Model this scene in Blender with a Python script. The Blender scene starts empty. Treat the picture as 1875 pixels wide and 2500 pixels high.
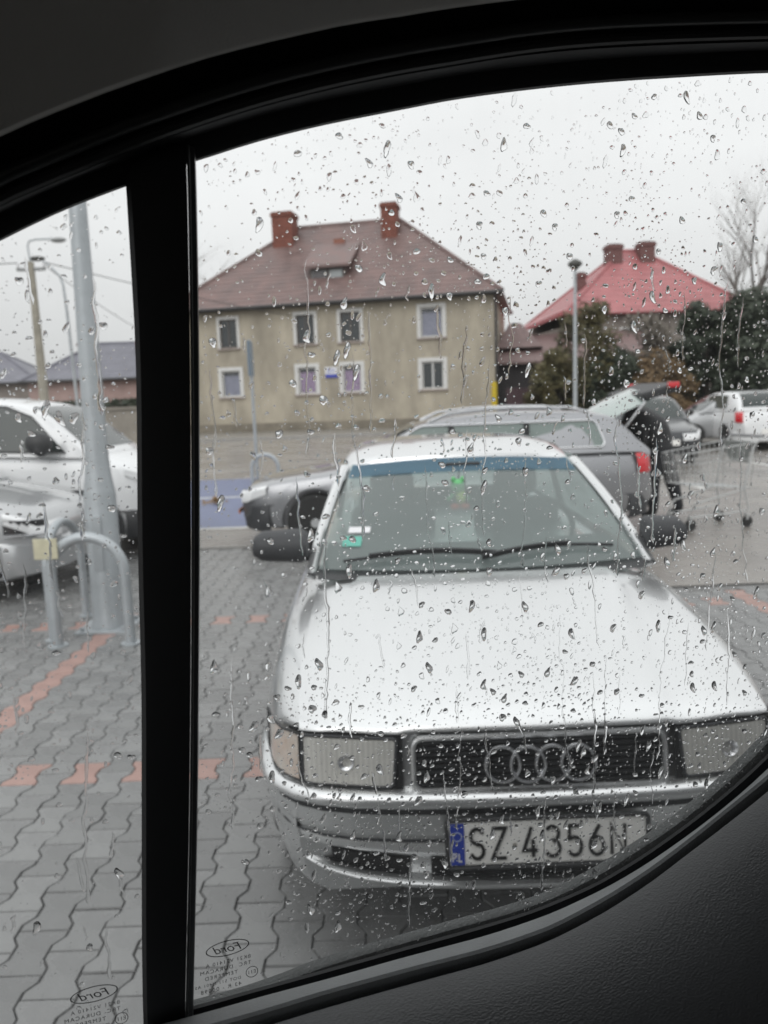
import bpy, bmesh, math, random
from mathutils import Vector, Matrix, Euler, noise as mn
R = math.radians
random.seed(7)
S = bpy.context.scene
COL = S.collection

# ------------------------------------------------------------------ camera
cam = bpy.data.cameras.new('camera'); camo = bpy.data.objects.new('camera', cam); COL.objects.link(camo)
cam.sensor_fit = 'VERTICAL'; cam.sensor_height = 24.0; cam.lens = 18.01
cam.clip_start = 0.02; cam.clip_end = 3000
PITCH, ROLL = R(8.4), R(2.2)
fw = Vector((0, math.cos(PITCH), -math.sin(PITCH))); r0 = Vector((1, 0, 0)); u0 = r0.cross(fw)
rt = r0*math.cos(ROLL) - u0*math.sin(ROLL); up = u0*math.cos(ROLL) + r0*math.sin(ROLL)
camo.matrix_world = Matrix(((rt.x, up.x, -fw.x, 0), (rt.y, up.y, -fw.y, 0), (rt.z, up.z, -fw.z, 1.6), (0, 0, 0, 1)))
cam.dof.use_dof = True; cam.dof.focus_distance = 0.70; cam.dof.aperture_fstop = 5.2
S.camera = camo

# ------------------------------------------------------------------ overcast sky, weak veiled sun, exposure
SUN_EL, SUN_AZ = R(38), R(200)
w = bpy.data.worlds.new('World'); S.world = w; w.use_nodes = True
nt = w.node_tree; nt.nodes.clear()
def wn(t, **k):
    n = nt.nodes.new(t)
    for a, b in k.items(): setattr(n, a, b)
    return n
out = wn('ShaderNodeOutputWorld'); bg = wn('ShaderNodeBackground')
sky = wn('ShaderNodeTexSky', sky_type='NISHITA'); sky.sun_disc = False; sky.sun_elevation = SUN_EL; sky.sun_rotation = SUN_AZ
sky.air_density = 1.0; sky.dust_density = 4.0
hs = wn('ShaderNodeHueSaturation'); hs.inputs['Saturation'].default_value = 0.08
sc = wn('ShaderNodeVectorMath', operation='SCALE'); sc.inputs['Scale'].default_value = 1.0
tc = wn('ShaderNodeTexCoord'); sep = wn('ShaderNodeSeparateXYZ')
# cloud deck: CIE overcast distribution (zenith brighter than horizon) with soft cloud texture
mx = wn('ShaderNodeMath', operation='MAXIMUM'); mx.inputs[1].default_value = 0.0
ma = wn('ShaderNodeMath', operation='MULTIPLY_ADD'); ma.inputs[1].default_value = 7.6; ma.inputs[2].default_value = 5.7
no = wn('ShaderNodeTexNoise'); no.inputs['Scale'].default_value = 1.6; no.inputs['Detail'].default_value = 4
mp = wn('ShaderNodeMapping'); mp.inputs['Scale'].default_value = (1, 1, 2.6)
mr = wn('ShaderNodeMapRange'); mr.inputs['From Min'].default_value = .3; mr.inputs['From Max'].default_value = .7
mr.inputs['To Min'].default_value = .88; mr.inputs['To Max'].default_value = 1.10
mm = wn('ShaderNodeMath', operation='MULTIPLY'); cc = wn('ShaderNodeCombineXYZ')
mix = wn('ShaderNodeMix', data_type='RGBA'); mix.inputs['Factor'].default_value = .85
L = nt.links.new
L(tc.outputs['Generated'], sep.inputs[0]); L(sep.outputs['Z'], mx.inputs[0]); L(mx.outputs[0], ma.inputs[0])
L(tc.outputs['Generated'], mp.inputs[0]); L(mp.outputs[0], no.inputs['Vector']); L(no.outputs['Fac'], mr.inputs['Value'])
L(ma.outputs[0], mm.inputs[0]); L(mr.outputs[0], mm.inputs[1])
m_r = wn('ShaderNodeMath', operation='MULTIPLY'); m_r.inputs[1].default_value = .985; L(mm.outputs[0], m_r.inputs[0])
L(m_r.outputs[0], cc.inputs[0]); L(mm.outputs[0], cc.inputs[1]); L(mm.outputs[0], cc.inputs[2])
L(sky.outputs[0], hs.inputs['Color']); L(hs.outputs[0], sc.inputs[0])
L(sc.outputs[0], mix.inputs['A']); L(cc.outputs[0], mix.inputs['B'])
L(mix.outputs['Result'], bg.inputs['Color']); bg.inputs['Strength'].default_value = 0.10
L(bg.outputs[0], out.inputs[0])
sun = bpy.data.lights.new('sun', 'SUN'); sun.energy = 0.5; sun.angle = R(40); sun.color = (1, .98, .95)
suno = bpy.data.objects.new('sun', sun); COL.objects.link(suno)
sd = Vector((math.sin(SUN_AZ)*math.cos(SUN_EL), math.cos(SUN_AZ)*math.cos(SUN_EL), math.sin(SUN_EL)))
suno.rotation_euler = sd.to_track_quat('Z', 'Y').to_euler()
S.view_settings.view_transform = 'Standard'; S.view_settings.look = 'None'
S.view_settings.exposure = 0.34; S.view_settings.gamma = 1.0; S.view_settings.use_curve_mapping = False
S.render.engine = 'CYCLES'
cy = S.cycles
cy.use_denoising = True
cy.max_bounces = 12; cy.diffuse_bounces = 3; cy.glossy_bounces = 4; cy.transmission_bounces = 10; cy.transparent_max_bounces = 24
cy.sample_clamp_indirect = 6.0; cy.caustics_reflective = False; cy.blur_glossy = 0.5

# ------------------------------------------------------------------ materials
MATS = {}
def mat(name, col, rough=.6, metal=0., coat=0., var=.0, vs=6., bump=0., bs=40., spec=.5, stretch=None, col2=None, emit=None, coat_r=.05, rvar=0.):
    if name in MATS: return MATS[name]
    m = bpy.data.materials.new(name); m.use_nodes = True; t = m.node_tree; b = t.nodes['Principled BSDF']
    b.inputs['Base Color'].default_value = (*col, 1); b.inputs['Roughness'].default_value = rough; b.inputs['Metallic'].default_value = metal
    b.inputs['Coat Weight'].default_value = coat; b.inputs['Coat Roughness'].default_value = coat_r; b.inputs['Specular IOR Level'].default_value = spec
    if emit: b.inputs['Emission Color'].default_value = (*col, 1); b.inputs['Emission Strength'].default_value = emit
    if var or bump or rvar:
        co = t.nodes.new('ShaderNodeTexCoord'); src = co.outputs['Object']
        if stretch:
            mpn = t.nodes.new('ShaderNodeMapping'); mpn.inputs['Scale'].default_value = stretch; t.links.new(src, mpn.inputs[0]); src = mpn.outputs[0]
    if var or rvar:
        n = t.nodes.new('ShaderNodeTexNoise'); n.inputs['Scale'].default_value = vs; n.inputs['Detail'].default_value = 5; n.inputs['Roughness'].default_value = .65
        t.links.new(src, n.inputs['Vector'])
    if var:
        rmp = t.nodes.new('ShaderNodeMix'); rmp.data_type = 'RGBA'
        c2 = col2 if col2 else tuple(c*(1+var) for c in col); c1 = col if col2 else tuple(c*(1-var) for c in col)
        rmp.inputs['A'].default_value = (*c1, 1); rmp.inputs['B'].default_value = (*c2, 1)
        mrr = t.nodes.new('ShaderNodeMapRange'); mrr.inputs['From Min'].default_value = .32; mrr.inputs['From Max'].default_value = .68
        t.links.new(n.outputs['Fac'], mrr.inputs['Value']); t.links.new(mrr.outputs[0], rmp.inputs['Factor']); t.links.new(rmp.outputs['Result'], b.inputs['Base Color'])
    if rvar:
        m2 = t.nodes.new('ShaderNodeMapRange'); m2.inputs['From Min'].default_value = .35; m2.inputs['From Max'].default_value = .65
        m2.inputs['To Min'].default_value = max(.03, rough-rvar); m2.inputs['To Max'].default_value = rough+rvar
        t.links.new(n.outputs['Fac'], m2.inputs['Value']); t.links.new(m2.outputs[0], b.inputs['Roughness'])
    if bump:
        n2 = t.nodes.new('ShaderNodeTexNoise'); n2.inputs['Scale'].default_value = bs; n2.inputs['Detail'].default_value = 4
        t.links.new(src, n2.inputs['Vector']); bp = t.nodes.new('ShaderNodeBump'); bp.inputs['Strength'].default_value = bump; bp.inputs['Distance'].default_value = .01
        t.links.new(n2.outputs['Fac'], bp.inputs['Height']); t.links.new(bp.outputs[0], b.inputs['Normal'])
    MATS[name] = m; return m
def thin_glass(name, tint=(1, 1, 1), mist=.03, mist_col=(.9, .92, .93), streak=False, ior=1.5, gloss=1.0):
    m = bpy.data.materials.new(name); m.use_nodes = True; t = m.node_tree; t.nodes.clear(); N = t.nodes.new; l = t.links.new
    o = N('ShaderNodeOutputMaterial'); tr = N('ShaderNodeBsdfTransparent'); tr.inputs[0].default_value = (*tint, 1)
    gl = N('ShaderNodeBsdfGlossy'); gl.inputs['Roughness'].default_value = .02
    fr = N('ShaderNodeFresnel'); fr.inputs['IOR'].default_value = ior
    ge = N('ShaderNodeNewGeometry'); fb = N('ShaderNodeMath'); fb.operation = 'MULTIPLY'; fb.inputs[1].default_value = gloss
    iv = N('ShaderNodeMapRange'); iv.inputs['To Min'].default_value = ior; iv.inputs['To Max'].default_value = 1/ior
    l(ge.outputs['Backfacing'], iv.inputs['Value']); l(iv.outputs[0], fr.inputs['IOR'])   # a thin sheet reflects alike from both sides
    l(fr.outputs[0], fb.inputs[0])
    a = N('ShaderNodeMixShader'); l(fb.outputs[0], a.inputs[0]); l(tr.outputs[0], a.inputs[1]); l(gl.outputs[0], a.inputs[2])
    tl = N('ShaderNodeBsdfTranslucent'); tl.inputs[0].default_value = (*mist_col, 1); df = N('ShaderNodeBsdfDiffuse'); df.inputs[0].default_value = (*mist_col, 1)
    md = N('ShaderNodeMixShader'); md.inputs[0].default_value = .5; l(tl.outputs[0], md.inputs[1]); l(df.outputs[0], md.inputs[2])
    b = N('ShaderNodeMixShader'); b.inputs[0].default_value = mist; l(a.outputs[0], b.inputs[1]); l(md.outputs[0], b.inputs[2]); l(b.outputs[0], o.inputs[0])
    if streak:
        co = N('ShaderNodeTexCoord'); mpn = N('ShaderNodeMapping'); mpn.inputs['Scale'].default_value = (90, 90, 5); l(co.outputs['Object'], mpn.inputs[0])
        n = N('ShaderNodeTexNoise'); n.inputs['Scale'].default_value = 1; n.inputs['Detail'].default_value = 3; l(mpn.outputs[0], n.inputs['Vector'])
        r = N('ShaderNodeMapRange'); r.inputs['From Min'].default_value = .35; r.inputs['From Max'].default_value = .75; r.inputs['To Min'].default_value = mist*.88; r.inputs['To Max'].default_value = mist*1.2
        l(n.outputs['Fac'], r.inputs['Value']); l(r.outputs[0], b.inputs[0])
    MATS[name] = m; return m
def water_mat():
    m = bpy.data.materials.new('rain water'); m.use_nodes = True; t = m.node_tree; t.nodes.clear()
    o = t.nodes.new('ShaderNodeOutputMaterial'); g = t.nodes.new('ShaderNodeBsdfGlass'); g.inputs['IOR'].default_value = 1.333; g.inputs['Roughness'].default_value = 0
    t.links.new(g.outputs[0], o.inputs[0]); MATS['water'] = m; return m

# ------------------------------------------------------------------ mesh helpers
class MB:
    def __init__(s): s.v = []; s.f = []
    def add(s, vs, fs):
        o = len(s.v); s.v += [tuple(p) for p in vs]; s.f += [tuple(i+o for i in f) for f in fs]; return s
    def box(s, a, b):
        (x0, y0, z0), (x1, y1, z1) = a, b
        return s.add([(x0,y0,z0),(x1,y0,z0),(x1,y1,z0),(x0,y1,z0),(x0,y0,z1),(x1,y0,z1),(x1,y1,z1),(x0,y1,z1)],
                     [(3,2,1,0),(4,5,6,7),(0,1,5,4),(1,2,6,5),(2,3,7,6),(3,0,4,7)])
    def hexa(s, p):  # 8 corners: bottom ring 4, top ring 4
        return s.add(p, [(3,2,1,0),(4,5,6,7),(0,1,5,4),(1,2,6,5),(2,3,7,6),(3,0,4,7)])
    def grid(s, rows, closed_u=False, cap=False):
        n = len(rows[0]); o = len(s.v)
        for r in rows: s.v += [tuple(p) for p in r]
        for i in range(len(rows)-1):
            for j in range(n if closed_u else n-1):
                k = (j+1) % n
                s.f.append((o+i*n+j, o+i*n+k, o+(i+1)*n+k, o+(i+1)*n+j))
        if cap:
            s.f.append(tuple(o+j for j in range(n))[::-1]); q = o+(len(rows)-1)*n
            s.f.append(tuple(q+j for j in range(n)))
        return s
    def tube(s, path, r, n=8, cap=True):
        path = [Vector(p) for p in path]; rows = []; prev = None
        for i, p in enumerate(path):
            t = (path[min(i+1, len(path)-1)] - path[max(i-1, 0)]).normalized()
            a = prev if prev is not None else (Vector((0, 0, 1)) if abs(t.z) < .9 else Vector((1, 0, 0)))
            a = (a - t*a.dot(t)).normalized(); prev = a; b = t.cross(a)
            rr = r[i] if isinstance(r, (list, tuple)) else r
            rows.append([p + (a*math.cos(2*math.pi*k/n) + b*math.sin(2*math.pi*k/n))*rr for k in range(n)])
        return s.grid(rows, True, cap)
    def ring(s, path, r, n=6):  # closed tube
        path = [Vector(p) for p in path]; rows = []; m = len(path)
        nrm = Vector((0, 0, 0))
        for i in range(m): nrm += path[i].cross(path[(i+1) % m])
        nrm.normalize()
        for i in range(m):
            t = (path[(i+1) % m] - path[i-1]).normalized(); b = t.cross(nrm)
            rows.append([path[i] + (nrm*math.cos(2*math.pi*k/n) + b*math.sin(2*math.pi*k/n))*r for k in range(n)])
        rows.append(rows[0]); return s.grid(rows, True)
    def cyl(s, c, r, h, n=20, axis='z', r2=None):
        r2 = r if r2 is None else r2; c = Vector(c)
        def P(a, rr, k): 
            x, y = rr*math.cos(a), rr*math.sin(a)
            return c + (Vector((x, y, k)) if axis == 'z' else Vector((x, k, y)) if axis == 'y' else Vector((k, x, y)))
        return s.grid([[P(2*math.pi*i/n, r, 0) for i in range(n)], [P(2*math.pi*i/n, r2, h) for i in range(n)]], True, True)
    def lathe(s, prof, c=(0, 0, 0), n=24, axis='z'):
        c = Vector(c); rows = []
        for r, h in prof:
            row = []
            for i in range(n):
                a = 2*math.pi*i/n; x, y = r*math.cos(a), r*math.sin(a)
                row.append(c + (Vector((x, y, h)) if axis == 'z' else Vector((x, h, y)) if axis == 'y' else Vector((h, x, y))))
            rows.append(row)
        return s.grid(rows, True, True)
    def ell(s, c, rx, ry, rz, n=14, m=9):
        rows = []
        for i in range(m+1):
            th = math.pi*i/m; z = math.cos(th); q = max(math.sin(th), 1e-3)
            rows.append([(c[0]+rx*q*math.cos(2*math.pi*k/n), c[1]+ry*q*math.sin(2*math.pi*k/n), c[2]+rz*z) for k in range(n)])
        return s.grid(rows, True)
    def prism(s, poly, h0, h1, axis='y'):  # polygon in the plane, extruded along axis
        n = len(poly)
        def P(a, b, k): return (a, k, b) if axis == 'y' else (a, b, k) if axis == 'z' else (k, a, b)
        o = len(s.v); s.v += [P(a, b, h0) for a, b in poly] + [P(a, b, h1) for a, b in poly]
        s.f.append(tuple(o+i for i in range(n))); s.f.append(tuple(o+n+i for i in range(n))[::-1])
        for i in range(n): s.f.append((o+i, o+n+i, o+n+(i+1) % n, o+(i+1) % n))
        return s
    def mesh(s, name, m=None, smooth=False, fix=True, angle=None):
        me = bpy.data.meshes.new(name); me.from_pydata(s.v, [], s.f)
        if fix:
            bm = bmesh.new(); bm.from_mesh(me); bmesh.ops.remove_doubles(bm, verts=bm.verts, dist=1e-6)
            bmesh.ops.recalc_face_normals(bm, faces=bm.faces); bm.to_mesh(me); bm.free()
        if m: me.materials.append(m)
        if smooth:
            me.polygons.foreach_set('use_smooth', [True]*len(me.polygons))
            if angle is not None:
                try: me.set_sharp_from_angle(angle=R(angle))
                except Exception: pass
        me.update(); return me
    def build(s, name, m, parent=None, smooth=False, bevel=0., loc=None, angle=40, fix=True, sub=0):
        o = bpy.data.objects.new(name, s.mesh(name, m, smooth, fix, angle if smooth else None)); COL.objects.link(o)
        if parent: o.parent = parent
        if loc: o.location = loc
        if bevel:
            b = o.modifiers.new('bevel', 'BEVEL'); b.width = bevel; b.segments = 2; b.limit_method = 'ANGLE'; b.angle_limit = R(35)
        if sub:
            q = o.modifiers.new('sub', 'SUBSURF'); q.levels = sub; q.render_levels = sub
        return o
def empty(name, loc=(0, 0, 0), rz=0.):
    o = bpy.data.objects.new(name, None); COL.objects.link(o); o.location = loc; o.rotation_euler = (0, 0, rz); o.empty_display_size = .2; return o
def tag(o, label=None, cat=None, group=None, kind=None):
    if label: o['label'] = label
    if cat: o['category'] = cat
    if group: o['group'] = group
    if kind: o['kind'] = kind
    return o
def inst(o, parent, loc=None, rot=None, scale=None, name=None):
    c = o.copy(); COL.objects.link(c); c.parent = parent
    if name: c.name = name
    if loc is not None: c.location = loc
    if rot is not None: c.rotation_euler = rot
    if scale is not None: c.scale = scale
    return c
def lerp(a, b, t): return a+(b-a)*t
def interp(pts, x):
    if x <= pts[0][0]:
        a, b = pts[0], pts[1]
    elif x >= pts[-1][0]:
        a, b = pts[-2], pts[-1]
    else:
        for i in range(len(pts)-1):
            if pts[i][0] <= x <= pts[i+1][0]: a, b = pts[i], pts[i+1]; break
    return a[1] + (b[1]-a[1])*(x-a[0])/(b[0]-a[0]) if b[0] != a[0] else a[1]
def clampi(pts, x): return interp(pts, min(max(x, pts[0][0]), pts[-1][0]))
def sm(pts, x):  # clamped monotone smooth interpolation
    x = min(max(x, pts[0][0]), pts[-1][0])
    for i in range(len(pts)-1):
        if pts[i][0] <= x <= pts[i+1][0]:
            def d(j):
                if j <= 0 or j >= len(pts)-1: 
                    k = 0 if j <= 0 else len(pts)-2
                    return (pts[k+1][1]-pts[k][1])/max(1e-6, pts[k+1][0]-pts[k][0])
                s0 = (pts[j][1]-pts[j-1][1])/max(1e-6, pts[j][0]-pts[j-1][0]); s1 = (pts[j+1][1]-pts[j][1])/max(1e-6, pts[j+1][0]-pts[j][0])
                return 0 if s0*s1 <= 0 else 2*s0*s1/(s0+s1)
            h = pts[i+1][0]-pts[i][0]; t = (x-pts[i][0])/h if h else 0
            return ((2*t**3-3*t*t+1)*pts[i][1] + (t**3-2*t*t+t)*h*d(i) + (-2*t**3+3*t*t)*pts[i+1][1] + (t**3-t*t)*h*d(i+1))
def text_mesh(name, txt, size, m, parent, loc, rot, mirror=False, shear=0., sx=1., thick=.0, align='LEFT', spacing=1.):
    cu = bpy.data.curves.new(name, 'FONT'); cu.body = txt; cu.size = size; cu.shear = shear; cu.extrude = thick; cu.align_x = align; cu.space_character = spacing
    tmp = bpy.data.objects.new('tmp', cu); COL.objects.link(tmp)
    dg = bpy.context.evaluated_depsgraph_get(); me = bpy.data.meshes.new_from_object(tmp.evaluated_get(dg))
    bpy.data.objects.remove(tmp); me.name = name
    for v in me.vertices:
        v.co.x *= sx*(-1 if mirror else 1)
    me.materials.clear(); me.materials.append(m)
    o = bpy.data.objects.new(name, me); COL.objects.link(o); o.parent = parent; o.location = loc; o.rotation_euler = rot; return o
def boolean_cut(o, cutters):
    for c in cutters:
        md = o.modifiers.new('cut', 'BOOLEAN'); md.operation = 'DIFFERENCE'; md.object = c; md.solver = 'EXACT'
    dg = bpy.context.evaluated_depsgraph_get(); me = bpy.data.meshes.new_from_object(o.evaluated_get(dg))
    o.modifiers.clear(); old = o.data; o.data = me
    for c in cutters: bpy.data.objects.remove(c)
    try: me.set_sharp_from_angle(angle=R(35))
    except Exception: pass

def shade(r, k=1.0): return tuple(c*k for c in r)

# ================================================================== GROUND
M_asph = mat('wet asphalt', (.25, .233, .215), .24, var=.16, vs=.6, bump=.25, bs=90, rvar=.10)
M_soil = mat('joint sand', (.155, .153, .15), .6, var=.2, vs=20)
M_pav = mat('wet concrete paver', (.205, .207, .206), .28, var=.16, vs=5, bump=.22, bs=160, rvar=.10)
M_pavr = mat('wet red paver', (.36, .225, .195), .36, var=.14, vs=6, bump=.22, bs=160)
M_kerb = mat('kerb concrete', (.30, .29, .275), .5, var=.15, vs=3, bump=.2)
M_blue = mat('blue bay paint', (.13, .16, .28), .35, var=.12, vs=3)
M_white = mat('white road paint', (.62, .62, .60), .4, var=.12, vs=8)
M_side = mat('pavement slab', (.24, .225, .205), .4, var=.15, vs=2, bump=.2)

tag(MB().box((-600, -300, -.30), (600, 1500, -.045)).build('ground', mat('far ground', (.16, .15, .135), .5, var=.2, vs=.2)), kind='structure')
# driving lane: one sheet beyond the paved bays
road = MB()
ny = 12
road.grid([[(x, y, 0.0) for x in (-60, -20, -8, 0, 8, 20, 60)] for y in [8.62+(34.0-8.62)*i/ny for i in range(ny+1)]])
road.grid([[(x, y, 0.0) for x in (1.66, 4, 8, 20, 60)] for y in (6.08, 7.0, 7.9, 8.62)])
tag(road.build('road', M_asph), kind='structure')
tag(MB().box((-60, 34.0, -.05), (60, 34.22, .12)).build('kerb', M_kerb, bevel=.015), kind='structure')
tag(MB().box((-60, 34.22, -.05), (60, 60, .10)).build('pavement', M_side), kind='structure')
# parking pavement: bone pavers in staggered columns on a dark bed
park = tag(MB().box((-7.2, .2, -.05), (7.2, 8.55, -.0115)).build('parking_pavement', M_soil), kind='structure')
tag(MB().box((-7.2, 8.555, -.05), (1.6, 8.615, .004)).build('lane_edge_kerb', M_kerb), kind='structure')
PX, PL, PA, G = .1325, .19, .0130, .0016
def bone(m, name):
    w1, w2 = PX/2+PA-G, PX/2-PA-G; a, b = -PL/2+G, PL/2-G
    side = [(w1, a), (w1, -.066), (w2, -.029), (w2, .029), (w1, .066), (w1, b)]
    o = side + [(-x, -y) for x, y in side]
    ins = [(x*(1-.003/abs(x)), y-(.003 if y > 0 else -.003) if abs(y) > .085 else y) for x, y in o]
    B = MB(); n = len(o)
    B.add([(x, y, -.006) for x, y in o]+[(x, y, 0) for x, y in ins], [tuple(range(n, 2*n))]+[(i, (i+1) % n, n+(i+1) % n, n+i) for i in range(n)])
    return B
bm_g, bm_r = bone(M_pav, 'paver'), bone(M_pavr, 'paver')
me_g = [bm_g.mesh('paver', mat('wet concrete paver %d' % k, shade((.205, .207, .206), f), .28, var=.13, vs=7, bump=.22, bs=160, rvar=.10)) for k, f in enumerate((.88, 1.0, 1.10))]
me_r = bm_r.mesh('paver', M_pavr)
cells = []
for j in range(-54, 55):
    for i in range(2, 46):
        x = j*PX-.05; y = (i+.5*(j % 2))*PL+.002
        if .35 < y < (8.42 if x < 1.55 else 5.95): cells.append((x, y, j))
def is_red(x, y, j):
    if j == -15 and y < 5.8: return True
    if j == 21 and y < 5.8: return True
    if j % 2 == 0 and abs(y-3.232) < .05: return True
    if j % 2 == 1 and abs(y-5.607) < .05: return True
    return False
def vis_score(x, y):  # pavers in the open beside the cars, nearest first
    d = math.hypot(x, y)
    if x > -.35 and x < 1.35 and y > 1.7: return d+9
    if y < 1.55 or x < -.95*y*.62-.25: return d+9
    if x > 1.3: return d+2.2
    return d
cells.sort(key=lambda c: vis_score(c[0], c[1]))
rest = MB(); rest_r = MB()
for n, (x, y, j) in enumerate(cells):
    dz = random.uniform(-.0025, .0015); rz = random.uniform(-.012, .012); red = is_red(x, y, j)
    if n < 300:
        o = bpy.data.objects.new('paver', me_r if red else random.choice(me_g)); COL.objects.link(o); o.parent = park
        o.location = (x, y, dz); o.rotation_euler = (random.uniform(-.008, .008), random.uniform(-.008, .008), rz)
    else:
        B = rest_r if red else rest; src = bm_r if red else bm_g; c, s_ = math.cos(rz), math.sin(rz); tx, ty = random.uniform(-.008, .008), random.uniform(-.008, .008)
        B.add([(x+vx*c-vy*s_, y+vx*s_+vy*c, vz+dz+vx*tx+vy*ty) for vx, vy, vz in src.v], src.f)
tag(rest.build('paver_field', M_pav, park), kind='stuff'); tag(rest_r.build('red_paver_field', M_pavr, park), kind='stuff')
# blue accessible bay with white outline
bay = tag(MB().box((-5.3, 10.0, .001), (-1.75, 16.5, .004)).build('bay_marking', M_blue), kind='structure')
b2 = MB(); b2.box((-5.42, 9.86, .001), (-1.63, 9.98, .0045)); b2.box((-1.73, 9.99, .001), (-1.61, 16.6, .0045)); b2.box((-5.42, 9.99, .001), (-5.31, 16.6, .0045)); b2.box((-5.3, 13.2, .0045), (-1.75, 13.32, .0075))
b2.build('bay_outline', M_white, bay)
b3 = MB()
for x in (5.0, 7.6): b3.box((x, 12.0, .001), (x+.12, 17, .005))
tag(b3.build('lane_marking', M_white), kind='structure')
# fallen wet leaves on the blue bay
M_leafb = mat('wet brown leaf', (.22, .13, .05), .4, var=.3, vs=20)
for k, (x, y, lab) in enumerate(((-2.45, 15.6, 'small heap of wet brown leaves at the far edge of the blue bay'), (-2.75, 12.5, 'small heap of wet brown leaves in the middle of the blue bay'))):
    B = MB()
    for i in range(60):
        a = random.uniform(0, 6.28); r = abs(random.gauss(0, .11)); px, py, pz = r*math.cos(a), r*math.sin(a)*1.3, max(.006, .10-r*.7)*random.random()+.004; s_ = random.uniform(.025, .05)
        t1 = Vector((random.uniform(-1, 1), random.uniform(-1, 1), random.uniform(-.5, .5))).normalized()*s_; t2 = t1.orthogonal().normalized()*s_*.6
        p = Vector((px, py, pz+.02)); B.add([p-t1, p+t2, p+t1, p-t2], [(0, 1, 2, 3)])
    tag(B.build('leaf_heap', M_leafb, loc=(x, y, .004), fix=False), lab, 'leaves', kind='stuff')

# ================================================================== BUILDINGS
M_plas = mat('old ochre plaster', (.29, .26, .21), .85, var=1, col2=(.50, .45, .36), vs=.8, bump=.15, bs=20, stretch=(1, 1, .45))
M_roof = mat('brown roof tile', (.165, .108, .10), .45, var=.32, vs=1.2, bump=.2, bs=18, rvar=.12)
M_redroof = mat('red roof', (.38, .135, .14), .45, var=.15, vs=1.5, bump=.1, bs=12)
M_brick = mat('chimney brick', (.19, .065, .045), .8, var=.3, vs=6, bump=.3, bs=25)
M_wwhite = mat('white window frame', (.66, .66, .65), .5, var=.08, vs=4)
M_pane = mat('dark window pane', (.035, .042, .045), .08, spec=.7)
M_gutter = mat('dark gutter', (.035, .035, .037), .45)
M_lilac = mat('lilac curtain', (.56, .40, .56), .8, var=.15, vs=8)
M_net = mat('net curtain', (.42, .42, .50), .8, var=.2, vs=8)
M_greyw = mat('grey brown wall', (.27, .24, .215), .85, var=.22, vs=1, bump=.2)
M_pink = mat('pink plaster', (.42, .30, .275), .85, var=.12, vs=1)
M_slate = mat('grey roof', (.155, .155, .185), .45, var=.15, vs=1.5)
M_dark = mat('dark timber', (.028, .024, .027), .6, var=.25, vs=3, bump=.2, bs=30, stretch=(1, 1, .15))
M_maroon = mat('maroon board', (.055, .026, .032), .6, var=.25, vs=3)
M_yel = mat('yellow pipe paint', (.62, .46, .03), .5)
M_galv = mat('galvanised steel', (.42, .45, .47), .42, metal=.35, var=.12, vs=4, bump=.08)
M_conc = mat('pole concrete', (.33, .31, .26), .85, var=.2, vs=3, bump=.2)
M_sign = mat('sign white', (.72, .72, .74), .5); M_signb = mat('sign blue', (.05, .07, .42), .5)

def wall_holes(W, H, holes, z0=0., depth=.16):
    """front wall in local x (0..-W), facing -y, with rectangular openings and reveals"""
    B = MB(); xs = sorted({0., W} | {h[0] for h in holes} | {h[1] for h in holes}); zs = sorted({z0, H} | {h[2] for h in holes} | {h[3] for h in holes})
    for a, b in zip(xs, xs[1:]):
        for c, d in zip(zs, zs[1:]):
            if any(h[0] <= a and b <= h[1] and h[2] <= c and d <= h[3] for h in holes): continue
            B.add([(-a, 0, c), (-b, 0, c), (-b, 0, d), (-a, 0, d)], [(0, 1, 2, 3)])
    for x0, x1, c, d in holes:
        for (p, q) in (((x0, c), (x1, c)), ((x1, c), (x1, d)), ((x1, d), (x0, d)), ((x0, d), (x0, c))):
            B.add([(-p[0], 0, p[1]), (-q[0], 0, q[1]), (-q[0], depth, q[1]), (-p[0], depth, p[1])], [(0, 1, 2, 3)])
    return B
def make_window(parent, x0, x1, z0, z1, curtain=None, surround=.15, mullion=True, sash=.12, frame_m=None):
    frame_m = frame_m or M_wwhite
    B = MB(); e = surround  # plaster surround ring, proud of the wall
    B.box((-x1-e, -.035, z0-.02), (-x1, .02, z1+e)); B.box((-x0, -.035, z0-.02), (-x0+e, .02, z1+e)); B.box((-x1, -.035, z1), (-x0, .02, z1+e))
    win = B.build('window', M_wwhite, parent)
    f = MB(); t = .07
    f.box((-x1, .08, z0), (-x1+t, .13, z1)); f.box((-x0-t, .08, z0), (-x0, .13, z1)); f.box((-x1+t, .08, z1-t), (-x0-t, .13, z1)); f.box((-x1+t, .08, z0), (-x0-t, .13, z0+t))
    if mullion:
        xm = -(x0+x1)/2; f.box((xm-.04, .075, z0+t), (xm+.04, .125, z1-t))
    f.build('frame', frame_m, win)
    MB().box((-x1, .105, z0), (-x0, .115, z1)).build('pane', M_pane if not curtain else MATS['house glass'], win)
    if curtain:
        MB().grid([[(-x1+(x1-x0)*k/24, .20+.03*math.sin(k*2.1), z) for k in range(25)] for z in (z0+.02, z1-.25)]).build('curtain', curtain, win, smooth=True)
        MB().box((-x1, .35, z0), (-x0, .36, z1)).build('room', M_pane, win)
    MB().box((-x1-e-.03, -.12, z0-.09), (-x0+e+.03, .03, z0-.025)).build('sill', mat('window sill', (.36, .30, .28), .6), win)
    return win
thin_glass('house glass', (.9, .91, .93), .05, gloss=.9)
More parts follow.
